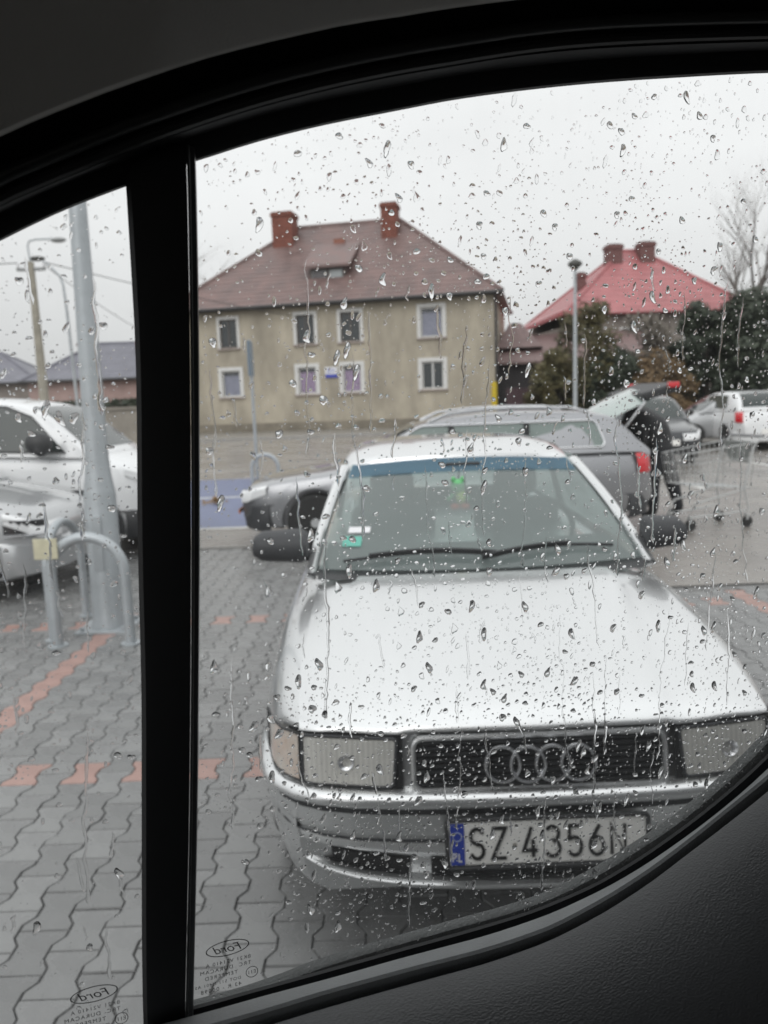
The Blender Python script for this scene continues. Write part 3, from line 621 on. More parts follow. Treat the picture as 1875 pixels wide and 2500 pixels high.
def gcar(name, loc, rz, label, group, body, L_, deck, roofl, plan, H, belt, arches, wr, m, side_wins, ws, rw, plate=None, bump_m=None, sill=.25, rails=False, arch_clad=False, lights=None, parts=True, tail_z=None):
    t = tag(empty(name, loc, rz), label, 'car', group)
    N = 40; rows = []
    fr = [(0, 1), (.40, .998), (.70, .985), (.88, .955), (.955, .90), (.99, .78), (1, .60), (1, .40), (.985, .2), (.96, .05), (.88, 0), (0, 0)]
    def W(x): return sm(plan, x)
    for i in range(N+1):
        x = L_*i/N; x = L_*(.5-.5*math.cos(math.pi*i/N))*.35+x*.65
        T = sm(deck, x); w_ = W(x); lo = sill+max(0, .12*(1-x/.35)) if x < .35 else sill+max(0, .14*(1-(L_-x)/.35))
        half = [(y*w_, lo+(T-lo)*f) for y, f in fr]; ring = [(x, -y, z) for y, z in half]+[(x, y, z) for y, z in half[::-1][1:-1]]
        rows.append(ring)
    b = MB().grid(rows, True, True).build('body', m, t, smooth=True)
    cut = []
    for ax in arches:
        for s_ in (-1, 1):
            w0 = W(ax); y0, y1 = sorted((s_*(w0-.25), s_*(w0+.1)))
            cut.append(MB().cyl((ax, y0, wr+.01), wr*1.17, y1-y0, 32, 'y').build('cut', M_void, t))
            wheel(t, ax, s_*(w0-.115), wr, .20, s_)
            if arch_clad:
                B = MB(); rows2 = []
                for k in range(17):
                    a = math.pi*(k/16)*1.08-.04*math.pi; c, q = math.cos(a), math.sin(a)
                    rows2.append([(ax+c*wr*1.14, s_*(w0+.004), wr+.01+q*wr*1.14), (ax+c*wr*1.15, s_*(w0+.02), wr+.01+q*wr*1.15), (ax+c*wr*1.33, s_*(w0+.02), wr+.01+q*wr*1.33), (ax+c*wr*1.36, s_*(w0-.01), wr+.01+q*wr*1.36)])
                B.grid(rows2).build('arch_cladding', M_plast, t, smooth=True)
    bpy.context.view_layer.update(); boolean_cut(b, cut)
    # greenhouse
    wb, wr_ = .93, .74
    def gy(x, z): return W(min(max(x, .9), L_-.5))*lerp(wb, wr_, min(1, max(0, (z-belt)/(H-belt))))
    rows = []; x0, x1 = roofl[0][0], roofl[-1][0]
    for i in range(33):
        x = lerp(x0, x1, i/32); zt = max(sm(roofl, x), sm(deck, x)+.004); zb = min(sm(deck, x)-.03, zt-.02); e = min(.05, (zt-zb)*.4)
        half = [(0, zt), (gy(x, zt)*.55, zt-.003), (gy(x, zt)*.85, zt-e*.25), (gy(x, zt-e*.6)*.97, zt-e*.6), (gy(x, zt-e), zt-e*1.1), (gy(x, zb), zb), (0, zb)]
        rows.append([(x, -y, z) for y, z in half]+[(x, y, z) for y, z in half[::-1][1:-1]])
    MB().grid(rows, True, True).build('cabin', m, t, smooth=True)
    for s_ in (-1, 1):
        for poly in side_wins:
            B = MB(); n = len(poly); B.add([(x, s_*(gy(x, z)+.006), z) for x, z in poly]+[(x, s_*(gy(x, z)-.02), z) for x, z in poly], [tuple(range(n)), tuple(range(2*n-1, n-1, -1))]+[(i, (i+1) % n, n+(i+1) % n, n+i) for i in range(n)])
            sw = B.build('side_window', M_cglass, t)
            if parts:
                MB().ring([(x, s_*(gy(x, z)+.009), z) for x, z in poly], .011, 6).build('window_trim', M_chrome if not arch_clad else M_plast, sw)
        # door seam and handle
        if parts:
            for hx in ([ws[1]+.72, ws[1]+1.55]):
                zz = belt-.13; yy = s_*(W(hx)*1.0); MB().box((hx-.09, min(yy, yy+s_*.03), zz-.012), (hx+.09, max(yy, yy+s_*.03), zz+.014)).build('door_handle', m, t, bevel=.008)
            zz = .46; B = MB(); B.grid([[(lerp(arches[0]+wr*1.3, arches[1]-wr*1.3, k/12), s_*(W(L_*.5)+dy), z) for dy, z in ((0, .37), (.014, .38), (.014, .47), (0, .48))] for k in range(13)]).build('side_moulding', bump_m or m, t, smooth=True)
    for nm, (xa, xb) in (('windshield', ws), ('rear_window', rw)):
        if xa is None: continue
        rows = []
        for i in range(9):
            x = lerp(xa, xb, i/8); z = sm(roofl, x)
            rows.append([(x, gy(x, z)*.86*k/6, z+.008-.012*abs(k/6)**2) for k in range(-6, 7)])
        MB().grid(rows).build(nm, M_cglass, t, smooth=True)
    # bumpers
    bm_ = bump_m or m
    for end, (xx, zz0, zz1) in (('front', (0, .22, .53)), ('rear', (L_, .22, .50))):
        rows = []
        for k in range(-10, 11):
            f = k/10; wy = W(.35)*1.005*math.sin(f*math.pi/2)*1.0; back = .36*(1-math.cos(f*math.pi/2))**1.3
            d = 1 if end == 'front' else -1
            rows.append([(xx+d*(back+o), wy, z) for o, z in ((.05, zz0), (-.035, zz0+.03), (-.05, (zz0+zz1)/2), (-.045, zz1-.03), (.04, zz1))])
        MB().grid(rows).build('bumper', bm_, t, smooth=True)
    # lamps
    for s_ in (-1, 1):
        w_ = W(.12); B = MB(); rows = []
        for k in range(9):
            x = (-.012, -.006, .02, .06, .11, .16, .21, .25, .29)[k]; yy = W(0)*.62 if k == 0 else (W(max(0, x))+.006); z1 = sm(deck, max(.06, x))-.045; hh = .13*(1-.045*k)
            rows.append([(x+.01, s_*(yy-.02), z1-hh-.012), (x-.004, s_*(yy+.006), z1-hh), (x-.002, s_*(yy+.004), z1-.02), (x+.012, s_*(yy-.025), z1+.012)])
        MB().grid(rows).build('headlight', M_hlamp, t, smooth=True)
        tz = tail_z or (belt-.22, belt-.01); rows = []
        for k in range(6):
            f = k/5; x = L_-.22+.24*f-.06*f*f; yv = s_*(W(L_-.25)+.006)*(1-.16*f*f)
            rows.append([(x, yv, tz[0]), (x, yv+s_*.012, tz[0]+.03), (x-.02, yv+s_*.008, tz[1]-.03), (x-.03, yv-s_*.01, tz[1])])
        MB().grid(rows).build('tail_lamp', M_taill, t, smooth=True)
        mx_ = ws[0]+.42; MB().ell((mx_, s_*(W(mx_)+.08), belt+.07), .07, .10, .075, 12, 8).build('mirror', M_plast if arch_clad or not parts else m, t, smooth=True)
    if rails:
        for s_ in (-1, 1): MB().tube([(lerp(ws[1]+.15, rw[0]-.1 if rw[0] else L_-.7, k/8), s_*(gy(2, H)*.93), sm(roofl, lerp(ws[1]+.15, L_-.7, k/8))+(.035 if 0 < k < 8 else -.01)) for k in range(9)], .016, 6).build('roof_rail', M_chrome, t, smooth=True)
    if plate:
        x = 0-.055 if plate == 'front' else L_+.055
        MB().box((x-.006, -.26, .42), (x+.006, .26, .535)).build('licence_plate', M_plate, t)
    return t

# ---- grey silver estate behind the sedan, tailgate open
def rrect(x0, x1, z0, z1, r, skew=0., n=5):
    P = []
    for cx, cz, a0 in ((x1-r, z0+r, -90), (x1-r, z1-r, 0), (x0+r, z1-r, 90), (x0+r, z0+r, 180)):
        for k in range(n+1):
            a = R(a0+90*k/n); z = cz+r*math.sin(a); P.append((cx+r*math.cos(a)+skew*(z-z0)/(z1-z0)*(1 if cx < (x0+x1)/2 else -.25), z))
    return P
est = gcar('estate_car', (-1.55, 8.95, 0), R(1.0), 'grey silver estate car behind the white silver sedan with its tailgate open', None, None, 4.5,
    [(0, .60), (.06, .70), (.3, .765), (1.1, .875), (1.35, .93), (3.9, .97), (4.36, .96), (4.45, .88), (4.5, .62)],
    [(1.12, .88), (1.55, 1.12), (1.95, 1.30), (2.3, 1.375), (2.9, 1.41), (3.6, 1.395), (4.05, 1.34), (4.25, 1.15), (4.42, .97)],
    [(0, .60), (.12, .74), (.4, .83), (.9, .865), (3.6, .865), (4.2, .82), (4.42, .74), (4.5, .62)], 1.41, .93, (.80, 3.42), .31, M_grey,
    [rrect(1.55, 3.95, 1.0, 1.285, .07, .38)], (1.16, 1.9), (None, None), None, M_gplast, rails=True)
for xx in (2.25, 3.05):
    for s_ in (-1,):
        MB().box((xx, s_*.80-.03, 1.0), (xx+.06, s_*.80+.005, 1.28)).build('window_pillar', M_plast, est)
B = MB().box((-.05, -.62, .415), (-.035, -.38, .46)); B.build('indicator', M_amber, est)
M_pgl = mat('pale estate glass', (.19, .235, .22), .06, spec=.6)
for c_ in est.children:
    if c_.name.startswith('side_window'): c_.data.materials[0] = M_pgl
# raised tailgate
tg = MB().hexa([(3.98, -.56, 1.34), (3.98, .56, 1.34), (4.48, .60, 1.50), (4.48, -.60, 1.50), (3.97, -.56, 1.375), (3.97, .56, 1.375), (4.46, .60, 1.54), (4.46, -.60, 1.54)])
tgo = MB().hexa([(4.40, -.63, 1.47), (4.40, .63, 1.47), (4.80, .66, 1.56), (4.80, -.66, 1.56), (4.38, -.63, 1.55), (4.38, .63, 1.55), (4.78, .66, 1.665), (4.78, -.66, 1.665)]).build('tailgate', M_plast, est, bevel=.02)
M_tgl = mat('tailgate glass', (.30, .36, .34), .06, coat=1.0, spec=.8)
rows = []
for i in range(7):
    t_ = i/6; x = lerp(3.97, 4.46, t_); zc = lerp(1.36, 1.60, t_**.8); rows.append([(x+.02*u*u, lerp(.56, .61, t_)*u, zc-.13*u*u) for u in [k/8 for k in range(-8, 9)]])
MB().grid(rows).build('glass', M_tgl, tgo, smooth=True)
MB().box((4.64, -.685, 1.60), (4.77, -.655, 1.66)).build('lamp', M_taill, tgo, bevel=.01); MB().box((4.64, .655, 1.60), (4.77, .685, 1.66)).build('lamp', M_taill, tgo, bevel=.01)
for s_ in (-1, 1): MB().tube([(4.1, s_*.60, 1.05), (4.42, s_*.62, 1.46)], .012, 6).build('gas_strut', M_chrome, tgo)
MB().box((4.43, -.55, .50), (4.475, .55, 1.18)).build('cargo_opening', M_void, est)

# ---- white tall car on the left, facing right
suv = gcar('suv', (-2.42, 8.92, 0), R(180), 'white tall car with black door mirror behind the thick lamp post', None, None, 4.3,
    [(0, .66), (.04, .84), (.13, .96), (.35, 1.05), (.62, 1.12), (1.1, 1.15), (3.3, 1.24), (4.0, 1.25), (4.22, 1.1), (4.3, .7)],
    [(.60, 1.11), (.88, 1.37), (1.15, 1.60), (1.42, 1.70), (2.0, 1.77), (2.8, 1.76), (3.5, 1.66), (4.1, 1.24)],
    [(0, .50), (.12, .72), (.35, .86), (.7, .90), (3.4, .90), (4.0, .86), (4.3, .7)], 1.77, 1.14, (.76, 3.3), .325, M_cwhite,
    [[(.90, 1.17), (1.76, 1.20), (1.76, 1.685), (1.52, 1.66), (1.26, 1.55)], [(1.84, 1.205), (2.75, 1.235), (2.75, 1.685), (1.84, 1.69)], [(2.83, 1.24), (3.65, 1.28), (3.4, 1.56), (2.83, 1.67)]], (.67, 1.26), (None, None), None, M_plast, arch_clad=True, rails=False)
MB().ell((1.10, .98, 1.27), .14, .10, .12, 14, 9).build('mirror_cap', M_plast, suv, smooth=True)

# ---- far parked cars at the right
deckh = [(0, .55), (.05, .68), (.25, .76), (.9, .90), (1.1, .94), (3.4, 1.0), (3.8, .98), (3.95, .80), (4.0, .6)]
roofh = [(.95, .91), (1.3, 1.16), (1.65, 1.36), (2.0, 1.43), (2.6, 1.45), (3.3, 1.40), (3.65, 1.22), (3.85, 1.0)]
planh = [(0, .55), (.12, .70), (.4, .79), (.9, .83), (3.2, .83), (3.8, .76), (4.0, .62)]
swh = [[(1.45, 1.0), (3.15, 1.03), (3.0, 1.34), (2.0, 1.37), (1.8, 1.32)]]
gcar('hatchback', (5.85, 15.8, 0), R(86), 'dark hatchback parked behind the person in black', 'far parked cars', None, 4.0, deckh, roofh, planh, 1.45, .97, (.75, 3.2), .30, M_cdark, swh, (1.0, 1.65), (3.4, 3.8), 'front', M_plast, parts=False)
gcar('hatchback', (7.4, 20.9, 0), R(-4), 'pale silver hatchback left of the white one at the right edge', 'far parked cars', None, 4.0, deckh, roofh, planh, 1.45, .97, (.75, 3.2), .30, M_csilv, swh, (1.0, 1.65), (3.4, 3.8), None, M_plast, parts=False)
gcar('hatchback', (9.55, 22.4, 0), R(-93), 'white hatchback seen from behind with red tail lamps at the right edge', 'far parked cars', None, 4.0, deckh, roofh, planh, 1.45, .97, (.75, 3.2), .30, M_cwhite, swh, (1.0, 1.65), (3.35, 3.8), 'rear', M_cwhite, parts=False, tail_z=(.70, .95))

# ---- nose of a pale silver car cut by the left edge, in front of the white tall car
nc = gcar('hatchback', (-2.86, 7.05, 0), R(180), 'pale silver car with only its nose in view at the left edge', None, None, 4.0,
    [(0, .58), (.05, .70), (.25, .80), (.9, .95), (1.1, .98), (3.4, 1.0), (3.8, .98), (3.95, .80), (4.0, .6)], roofh, planh, 1.45, .99, (.80, 3.2), .31, M_csilv, swh, (1.0, 1.65), (3.4, 3.8), None, M_csilv, parts=False)
for s_ in (-1, 1):
    MB().grid([[(x+.0, s_*(sm(planh, max(0, x))+.012), z) for z in (sm([(0, .60), (.3, .60)], x), sm([(0, .70), (.3, .72)], x))] for x in (.02, .06, .11, .17, .23, .29)]).build('headlight_lens', mat('dark lamp glass', (.03, .03, .032), .08, coat=1.0), nc, smooth=True)
    MB().tube([(x-.005, s_*(sm(planh, max(0, x))+.016), sm([(0, .582), (.3, .582)], x)) for x in (.02, .06, .11, .17, .23, .29)], .010, 6).build('headlight_trim', M_chrome, nc)

# ================================================================== THE SEDAN IN FRONT
A = tag(empty('sedan_car', (.39, 1.885, 0), 0), 'wet silver sedan parked nose-on to the window with plate SZ 4356N', 'car')
def Wp(y): return sm([(0.05, .56), (.14, .68), (.24, .745), (.40, .795), (.7, .825), (1.2, .835), (3.3, .835), (4.1, .80), (4.4, .72)], y)
def Tp(y): return sm([(.06, .715), (.10, .742), (.18, .765), (.4, .806), (.75, .858), (1.16, .902), (1.5, .915), (3.6, .955), (4.1, .965), (4.35, .93), (4.45, .80)], y)
rows = []
ys = [.13, .16, .20, .25, .32, .40, .5, .6, .7, .8, .95, 1.1, 1.25, 1.5, 1.9, 2.4, 2.9, 3.3, 3.7, 4.0, 4.2, 4.35, 4.43]
for y in ys:
    T = Tp(y)-.008; w_ = Wp(y)
    half = [(0, T-.012), (.35*w_, T-.016), (.60*w_, T-.027), (.755*w_, T-.044), (.84*w_, T-.060), (.90*w_, T-.084), (.945*w_, T-.125), (.975*w_, T-.185), (.993*w_, T-.26), (w_, T-.33), (w_, .44), (.985*w_, .34), (.95*w_, .25), (.88*w_, .22), (0, .22)]
    rows.append([(-x, y, z) for x, z in half]+[(x, y, z) for x, z in half[::-1][1:-1]])
ab = MB().grid(rows, True, True).build('body', M_silver, A, smooth=True)
cut = []
for ax in (.84, 3.45):
    for s_ in (-1, 1):
        x0, x1 = sorted((s_*.60, s_*.95)); cut.append(MB().cyl((x0, ax, .315), .355, x1-x0, 32, 'x').build('cut', M_void, A))
bpy.context.view_layer.update(); boolean_cut(ab, cut)
for ax in (.84, 3.45):
    for s_ in (-1, 1):
        wt = empty('wheel_tmp'); w0 = wheel(wt, 0, 0, .305, .195, s_)
        # turn the wheel so that its axle lies across the car
        for o in (w0, *w0.children):
            for v in o.data.vertices: v.co = Vector((v.co.y, v.co.x, v.co.z))
            o.data.flip_normals()
        w0.parent = A; w0.location = (s_*.715, ax, 0); bpy.data.objects.remove(wt)
def yf(x):
    a = abs(x); return clampi([(0, .040), (.3, .046), (.45, .060), (.60, .088), (.66, .115), (.71, .165), (.745, .24), (.765, .33), (.775, .46)], a)
# hood: crowned panel with two creases running to the grille corners
def hz(x, y):
    a = abs(x); T = Tp(y); cr = lerp(.345, .50, min(1, max(0, (y-.08)/1.05)))
    z = T - .020*(a/.66)**2
    z -= .010*min(1, max(0, (a-cr)/.035)) if a > cr else 0
    z -= .014*max(0, (a-.5)/.16)**2 if a > .5 else 0
    return z
rows = []; edge = .660
for i in range(33):
    t = i/32; y = .066+(1.115-.066)*t**1.15
    row = []
    for k in range(-24, 25):
        e = lerp(.648, .672, min(1, t*3)); x = e*k/24; yy = y+(yf(x)-.040)*max(0, 1-t*2.2)+.085*(x/.66)**2*t
        row.append((x, yy, hz(x, yy)))
    rows.append(row)
front = [[(x, y+.006, z-.020) for x, y, z in rows[0]], [(x, y-.004, z-.010) for x, y, z in rows[0]]]
side_drop = [[(r[0][0]-.001, r[0][1], r[0][2]-.03), *r, (r[-1][0]+.001, r[-1][1], r[-1][2]-.03)] for r in front+rows]
MB().grid(side_drop).build('hood', M_silver, A, smooth=True, angle=60)
# nose panel behind lamps and grille
MB().grid([[(x/100., yf(x/100)+.016+(z-.54)*.16, z) for x in range(-70, 71, 4)] for z in (.50, .56, .62, .68, .712)]).build('nose_panel', M_silver, A, smooth=True)
# grille
def panel(x0, x1, z0, z1, off, rake=.16, nx=8, nz=4, sl=0.):
    return [[(x, yf(x)+off+(z-.54)*rake, z) for x in [lerp(x0+sl*(z-z0)/(z1-z0), x1, k/nx) for k in range(nx+1)]] for z in [lerp(z0, z1, j/nz) for j in range(nz+1)]]
gr = MB().grid(panel(-.335, .335, .558, .692, .004, nx=12)).build('grille', M_void, A)
def gp(x, z, off): return (x, yf(x)+off+(z-.54)*.16, z)
for k in range(8):
    z = .572+.0155*k
    MB().grid([[gp(x/100, z+dz, o) for dz, o in ((-.0042, .002), (-.0036, -.008), (.0036, -.010), (.0042, .002))] for x in range(-33, 34, 3)]).build('slat', M_plast, gr, smooth=True)
fr_ = [gp(x, z, -.006) for x, z in rrect(-.338, .338, .556, .694, .028)]
MB().ring(fr_, .0085, 8).build('chrome_frame', M_silver, gr, smooth=True)
for k in range(4):
    cx = -.1005+.067*k
    MB().ring([(cx+.0455*math.cos(a*math.pi/16), gp(cx, .627, -.020-.002*(k % 2))[1]+.16*.0455*math.sin(a*math.pi/16), .626+.0455*math.sin(a*math.pi/16)) for a in range(32)], .0052, 8).build('emblem_ring', M_chrome, gr, smooth=True)
# headlights: reflector bowl, fluted lens, black bezel; amber-clear indicators on the corners
M_lens = bpy.data.materials.new('fluted lens'); M_lens.use_nodes = True
def lens_nodes(m):
    t = m.node_tree; t.nodes.clear(); N = t.nodes.new; l = t.links.new; o = N('ShaderNodeOutputMaterial')
    tr = N('ShaderNodeBsdfTransparent'); tr.inputs[0].default_value = (.93, .93, .90, 1); gl = N('ShaderNodeBsdfGlossy'); gl.inputs['Roughness'].default_value = .06; gl.inputs[0].default_value = (.9, .9, .88, 1)
    df = N('ShaderNodeBsdfDiffuse'); df.inputs[0].default_value = (.84, .83, .79, 1)  # pale diffuse share stands in for sky light returned by the reflectors
    co = N('ShaderNodeTexCoord'); wv = N('ShaderNodeTexWave'); wv.inputs['Scale'].default_value = 22; wv.bands_direction = 'X'; l(co.outputs['Object'], wv.inputs['Vector'])
    bp = N('ShaderNodeBump'); bp.inputs['Strength'].default_value = .3; bp.inputs['Distance'].default_value = .003; l(wv.outputs['Fac'], bp.inputs['Height']); l(bp.outputs[0], gl.inputs['Normal'])
    a = N('ShaderNodeMixShader'); a.inputs[0].default_value = .30; l(tr.outputs[0], a.inputs[1]); l(gl.outputs[0], a.inputs[2])
    b = N('ShaderNodeMixShader'); mr_ = N('ShaderNodeMapRange'); mr_.inputs['To Min'].default_value = .50; mr_.inputs['To Max'].default_value = .62; l(wv.outputs['Fac'], mr_.inputs['Value']); l(mr_.outputs[0], b.inputs[0])
    l(a.outputs[0], b.inputs[1]); l(df.outputs[0], b.inputs[2]); l(b.outputs[0], o.inputs[0])
lens_nodes(M_lens)
M_refl = mat('lamp reflector', (.80, .79, .76), .25, metal=.5)
for s_ in (-1, 1):
    a, b = .392, .640
    hb = [[(s_*x, y, z) for x, y, z in r] for r in panel(a, b, .566, .694, .012, nx=8, nz=4, sl=-.012)]
    hb = [[(x, y-.014+.018*math.sin(math.pi*k/8)*math.sin(math.pi*j/4), z) for k, (x, y, z) in enumerate(r)] for j, r in enumerate(hb)]
    hl = MB().grid(hb).build('headlight', M_refl, A, smooth=True)
    # bowl
    rows = []
    for j in range(7):
        f = j/6; dep = .062*(1-(2*f-1)**2) ; rows.append([(s_*lerp(a+.012, b-.012, k/12), yf(lerp(a, b, k/12))+.006+(1-((k/6)-1)**2)*dep*.0+(lerp(.578, .684, f)-.54)*.16-.004+.045*0, lerp(.578, .684, f)) for k in range(13)])
    def bowl(cx, rx, rz_):
        Bq = MB(); rr = []
        for q in range(6):
            f = q/5; rr.append([(s_*(cx+rx*f*math.cos(2*math.pi*k/20)), yf(cx)-.002+.048*0+(.010-.012*f*f)*1.0, .631+rz_*f*math.sin(2*math.pi*k/20)) for k in range(20)])
        return Bq.grid(rr, True)
    bowl(.520, .022, .022).build('bulb_shield', M_chrome, hl, smooth=True)
    lens = [[(s_*x, y, z) for x, y, z in r] for r in panel(a+.004, b-.004, .570, .690, -.010, nx=16, nz=6, sl=-.012)]
    MB().grid(lens).build('lens', M_lens, hl, smooth=True)
    rim = []
    for x, z in rrect(a, b, .566, .694, .012, 0): rim.append((s_*(x-.012*(z-.566)/.128*(1 if x < .5 else 0)), yf(x)-.010+(z-.54)*.16, z))
    MB().ring(rim, .0045, 6).build('bezel', M_gplast, hl, smooth=True)
    MB().grid([[(s_*x, yf(x)-.004+(z-.54)*.16, z) for x in [lerp(.366+.10*(.70-z)*0, .388, k/3) for k in range(4)]] for z in (.552, .62, .70)]).build('lamp_gap', M_void, hl)
    ind = [[(s_*x, yf(x)-.006+(z-.54)*.14, z) for x in [.652, .675, .70, .722, .74, .752, .760]] for z in (.570, .585, .63, .675, .690)]
    MB().grid(ind).build('indicator', mat('clear amber lens', (.56, .44, .36), .15, coat=1.0, var=1, col2=(.66, .62, .57), vs=14), A, smooth=True)
    MB().ring([(s_*x, yf(x)-.008+(z-.54)*.14, z) for x, z in ((.648, .567), (.70, .567), (.735, .567), (.763, .572), (.763, .688), (.735, .694), (.70, .694), (.648, .694))], .004, 6).build('indicator_seal', M_plast, A)
    # dark shut line under the hood edge
    MB().grid([[(s_*x, yf(x)-.002+(z-.54)*.16, z) for x in [lerp(.37, .68, k/8) for k in range(9)]] for z in (.696, .706)]).build('shut_line', M_void, A)
# bumper swept around the nose
bp_plan = [(0, .0), (.18, .002), (.36, .010), (.50, .026), (.60, .052), (.67, .088), (.725, .14), (.765, .205), (.790, .29), (.805, .40), (.812, .50)]
full = [(-x, y) for x, y in bp_plan[::-1]][:-1]+bp_plan
def sweep(prof, plan, name, m, parent, **k):
    rows = []
    for i, (x, y) in enumerate(plan):
        x0, y0 = plan[max(0, i-1)]; x1, y1 = plan[min(len(plan)-1, i+1)]; tx, ty = x1-x0, y1-y0; l = math.hypot(tx, ty); nx, ny_ = ty/l, -tx/l
        f = (abs(x)/.8)**3
        rows.append([(x+nx*(o-(.07*f if z < .36 else 0)), y+ny_*(o-(.07*f if z < .36 else 0)), z+f*max(0, (.45-z))*.28) for o, z in prof])
    return MB().grid(rows).build(name, m, parent, smooth=True, **k)
plan_d = []
for i in range(len(full)-1):
    for q in range(3):
        t = q/3; plan_d.append((lerp(full[i][0], full[i+1][0], t), lerp(full[i][1], full[i+1][1], t)))
plan_d.append(full[-1])
prof = [(-.10, .553), (-.045, .559), (-.018, .556), (-.006, .549), (0, .539), (.001, .528), (-.006, .519), (-.020, .514), (-.031, .507), (-.033, .490), (-.033, .470), (-.034, .445), (-.036, .420), (-.041, .413), (-.041, .407), (-.038, .400), (-.040, .375), (-.044, .356), (-.049, .350)]
bum = sweep(prof, plan_d, 'bumper', M_silver, A, angle=50)
chin = [(-.055, .352), (-.055, .300), (-.030, .304), (-.012, .305), (-.003, .298), (-.004, .288), (-.014, .280), (-.030, .276)]
sweep(chin, plan_d, 'chin_spoiler', M_silver, bum, angle=50)
sweep([(-.018, .5155), (-.024, .510), (-.026, .492), (-.033, .487)], plan_d, 'ridge_shade', M_gplast, bum)  # dark strip standing in for the shade beneath the bumper ridge
sweep([(-.034, .4165), (-.035, .414), (-.035, .408), (-.034, .4055)], plan_d, 'crease_shade', M_gplast, bum)  # thin dark line painting in the shade of the bumper crease
M_slot = mat('intake mesh', (.010, .010, .011), .7)
for a, b in ((-.66, -.35), (-.30, .30), (.35, .66)):
    seg = [p for p in plan_d if a <= p[0] <= b]; sweep([(-.040, .3505), (-.050, .349), (-.052, .303), (-.024, .3035)], seg, 'air_intake', M_slot, bum)
# registration plate (tilted back a little to catch more sky light): embossed letters built from strokes
pl = MB().box((-.252, -.024, .375), (.268, -.014, .489)).build('licence_plate', M_plate, A, bevel=.004)
MB().ring([(x, -.0235, z) for x, z in rrect(-.258, .274, .369, .495, .010)], .006, 6).build('plate_holder', M_plast, pl)
MB().box((-.249, -.0262, .378), (-.212, -.0242, .486)).build('country_band', mat('plate blue', (.015, .045, .36), .4), pl)
M_ink = mat('plate ink', (.012, .012, .012), .4)
def arc(cx, cz, rx, rz_, a0, a1, n=10): return [(cx+rx*math.cos(R(lerp(a0, a1, k/n))), cz+rz_*math.sin(R(lerp(a0, a1, k/n)))) for k in range(n+1)]
GL = {'S': [arc(.5, .75, .42, .25, 20, 270, 9)+arc(.5, .25, .42, .25, 90, -160, 9)], 'Z': [[(.05, 1), (.95, 1), (.05, 0), (.97, 0)]],
      '4': [[(.68, 0), (.68, .42), (.68, .58)], [(.60, 1), (.05, .22), (.98, .22)]], '3': [arc(.45, .76, .42, .24, 150, -80, 9)+arc(.45, .27, .48, .27, 85, -150, 10)],
      '5': [[(.88, 1), (.18, 1), (.12, .56)]+arc(.46, .31, .46, .31, 125, -150, 10)], '6': [[(.72, 1), (.20, .55)]+arc(.5, .30, .44, .30, 150, 510, 16)], 'N': [[(.06, 0), (.06, 1), (.94, 0), (.94, 1)]],
      'P': [[(.1, 0), (.1, 1)]+arc(.4, .74, .5, .26, 90, -90, 8)+[(.1, .48)]], 'L': [[(.1, 1), (.1, 0), (.85, 0)]]}
def strokes(ch, x, z, w_, h, th, y0, y1):
    B = MB()
    for st in GL[ch]:
        pts = [Vector((x+a*w_, z+b*h)) for a, b in st]
        lft, rgt = [], []
        for i, p in enumerate(pts):
            d0 = (p-pts[i-1]).normalized() if i else (pts[1]-p).normalized(); d1 = (pts[i+1]-p).normalized() if i < len(pts)-1 else d0
            n = Vector((-(d0.y+d1.y), d0.x+d1.x)); n = n.normalized() if n.length > .01 else Vector((-d0.y, d0.x)); k = min(1.8, 1/max(.3, n.dot(Vector((-d0.y, d0.x)))))
            lft.append(p+n*th/2*k); rgt.append(p-n*th/2*k)
        B.grid([[(l.x, y0, l.y), (r.x, y0, r.y), (r.x, y1, r.y), (l.x, y1, l.y)] for l, r in zip(lft, rgt)], True, True)
    return B
xx = -.199
for ch, adv in (('S', .058), ('Z', .082), ('4', .0605), ('3', .057), ('5', .057), ('6', .057), ('N', .05)):
    strokes(ch, xx, .393, .040, .078, .0088, -.0268, -.0242).build('plate_character', M_ink, pl); xx += adv
for i, ch in enumerate('PL'): strokes(ch, -.245+.016*i, .388, .011, .020, .0036, -.0275, -.0264).build('country_letter', M_sign, pl)
MB().ring([(-.2305+.0115*math.cos(a*math.pi/8), -.0268, .452+.0115*math.sin(a*math.pi/8)) for a in range(16)], .0011, 5).build('star_circle', mat('plate pale star', (.45, .5, .62), .5), pl)
MB().cyl((-.08, -.0255, .425), .006, .0012, 12, 'y').build('plate_seal', mat('seal grey', (.35, .33, .30), .6), pl)

pl.matrix_local = Matrix.Translation((.008, -.009, .432)) @ Matrix.Rotation(R(-9), 4, 'X') @ Matrix.Translation((-.008, .019, -.432))
# cowl, glass, roof
MB().grid([[(x*e, y+(-.07*(1-(x)**2))+.07, z) for x in [k/10 for k in range(-10, 11)]] for y, z, e in ((1.085, .884, .67), (1.16, .893, .675), (1.235, .912, .675))]).build('cowl', M_plast, A, smooth=True)
thin_glass('sedan glass', (.66, .74, .72), .35, (.62, .72, .705), ior=1.6, gloss=1.1)
def wsp(u, v):  # u across -1..1, v up 0..1
    hw = lerp(.672, .545, v); y = lerp(1.135, 1.93, v)+lerp(.115, .085, v)*u*u-.03*math.sin(math.pi*v); z = lerp(.908, 1.300, v)-lerp(.0, .028, v)*u*u+.012*math.sin(math.pi*v)
    return (hw*u, y, z)
MB().grid([[wsp(k/12, j/10) for k in range(-12, 13)] for j in range(11)]).build('windshield', MATS['sedan glass'], A, smooth=True)
thin_glass('sun strip', (.10, .30, .45), .62, (.20, .34, .44), gloss=.8)
MB().grid([[tuple(Vector(wsp(k/12*.985, v))+Vector((0, -.004, .004))) for k in range(-12, 13)] for v in (.835, .91, .985)]).build('sun_strip', MATS['sun strip'], A, smooth=True)
rows = []
